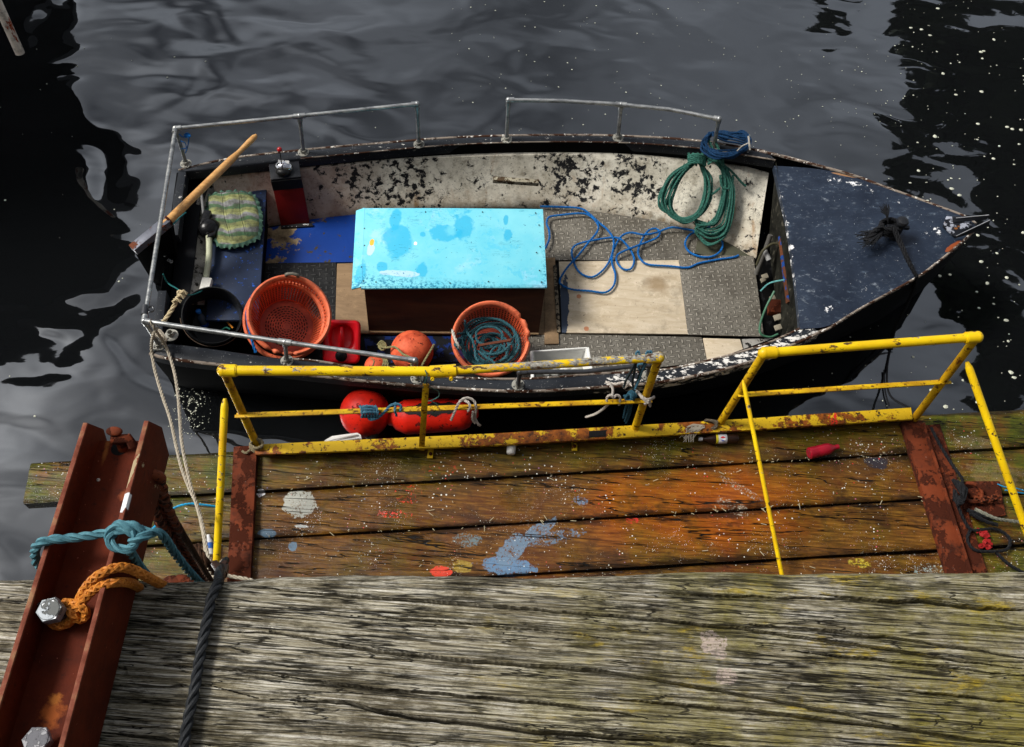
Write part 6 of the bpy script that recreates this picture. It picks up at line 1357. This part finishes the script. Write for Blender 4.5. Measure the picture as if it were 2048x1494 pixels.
# ================================================================== top left: leaning pole and dark pile
mb = MB(); mb.tube([P(-48, -90, 1.6), P(-4, 8, 1.2), P(40, 106, .75)], .040, 14)
pl_ = obj('leaning_pole', mb, paint('pole_white_rust', 'e0d4c4', '8a3408', .56, 10, .6, .7, dirt='1a1210', dthr=.5, stretch=(1, 1, .35)), label='weathered white and rust streaked pole leaning out over the water', cat='pole')
# loose links and a shackle lying with the black rope at the right mooring plate
lc_ = thing('chain', 'short rusty chain lying over the mooring plate at the right', 'chain', P(1970, 1000, .5))
for k, (x, y) in enumerate(((1948, 1003), (1958, 1000), (1967, 1003), (1976, 999), (1985, 1001), (1993, 996))):
    t_ = Vector((1, .3*(-1)**k, 0)).normalized(); n_ = Vector((-t_.y, t_.x, 0)) if k % 2 else Vector((0, 0, 1))
    obj('chain_link', link(P(x, y, .535), t_, n_, Vector((0, 0, 1)), .030, .017, .008), MCH, lc_, smooth=60)

# ================================================================== out of frame: shapes added for the water to reflect
def MIR(px, py, h_):
    """the point at height h_ whose mirror image in the water the photo shows at px, py"""
    p_ = P(px, py, -h_); p_.z = h_; return p_
MDK = plain('jetty_dark', (.012, .011, .010), .8, scale=3, bump=.01)
jt_ = thing('jetty', 'dark timber jetty standing beyond the left of the boat', 'jetty', (-6, 7, 0))  # unseen deck on piles, added to darken the reflection at the left
mb = MB(); pts = [(-900, -250), (95, -60), (112, 20), (105, 120), (170, 190), (215, 320), (215, 410), (265, 455), (232, 500), (215, 590), (120, 640), (0, 690), (-300, 760), (-900, 760)]
mb.slab([MIR(a, b, 3.4) for a, b in pts], -.5); obj('jetty_deck', mb, MDK, jt_)
for x, y in ((-60, 300), (-200, 500)):
    q = MIR(x, y, 3.4); mb = MB(); mb.tube([Vector((q.x, q.y, -1)), q], .18, 14); obj('pile', mb, MDK, jt_)
mb = MB(); tr = thing('tree', 'broad dark tree leaning over the water beyond the bow', 'tree', (12, 12, 0))  # unseen foliage, added to darken the reflection off the bow
mb.tube(resample([Vector((15, 9, -1)), Vector((14.5, 9.2, 2)), Vector((13, 9.6, 4)), Vector((11.5, 9.5, 5.5))], 20), [.4-.015*k for k in range(20)], 12); obj('trunk', mb, plain('bark', (.03, .025, .02), .9), tr)
mb = MB(); rn = random.Random(11)
cl = [(1850, 40, 70), (1920, 60, 100), (2000, 120, 140), (1880, 130, 60), (1960, 220, 100), (2050, 260, 140), (2030, 380, 90), (1990, 330, 50), (1870, 250, 60), (2060, 480, 60), (2090, 600, 60), (2010, 480, 30),
      (1800, 335, 22), (1815, 370, 28), (1850, 405, 30), (1890, 430, 34), (1930, 490, 50), (1975, 560, 60), (1995, 650, 55), (1960, 620, 40), (1905, 590, 34), (1890, 540, 30), (2020, 730, 50), (1980, 400, 26), (2030, 430, 30), (1660, 25, 22), (1990, 760, 40), (1830, 190, 26), (1840, 300, 20)]
for x, y, r_ in cl:
    c0 = MIR(x, y, 5); rw = (MIR(x+r_, y, 5)-c0).length; mb.ball(c0, (rw*.78, rw*.85, rw*.4), 14, 8)
    for q in range(int(r_*1.5)):
        a = rn.uniform(0, 6.28); rr_ = r_*rn.uniform(.6, .9); h_ = 5+rn.uniform(-.35, .35)
        c0 = MIR(x+math.cos(a)*rr_, y+math.sin(a)*rr_*1.0, h_); s_ = rn.uniform(.09, .2); u_ = Vector((rn.uniform(-1, 1), rn.uniform(-1, 1), rn.uniform(-.3, .3))).normalized(); v_ = u_.cross(Vector((rn.uniform(-.3, .3), rn.uniform(-.3, .3), 1))).normalized()
        b_ = mb.add([c0-u_*s_, c0+v_*s_*.6, c0+u_*s_, c0-v_*s_*.6]); mb.face((b_, b_+1, b_+2, b_+3))
obj('crown', mb, plain('leaf_dark', (.02, .03, .012), .8), tr, smooth=0)
# unseen building added behind the camera to block sky light
mb = MB(); mb.box(Vector((0, -7.5, 7.8)), (13, 0, 0), (0, 3.5, 0), (0, 0, 3.3)); mb.slab([Vector((-13.4, -3.6, 11.1)), Vector((13.4, -3.6, 11.1)), Vector((13.4, -11.4, 11.5)), Vector((-13.4, -11.4, 11.5))], .25)
sh = thing('quay_shed', 'dark timber shed on the quay behind the viewer', 'shed', (0, -7.5, 4.75)); obj('wall', mb, plain('shed_boards', (.05, .045, .04), .85, scale=2, bump=.01), sh, bevel=.02)
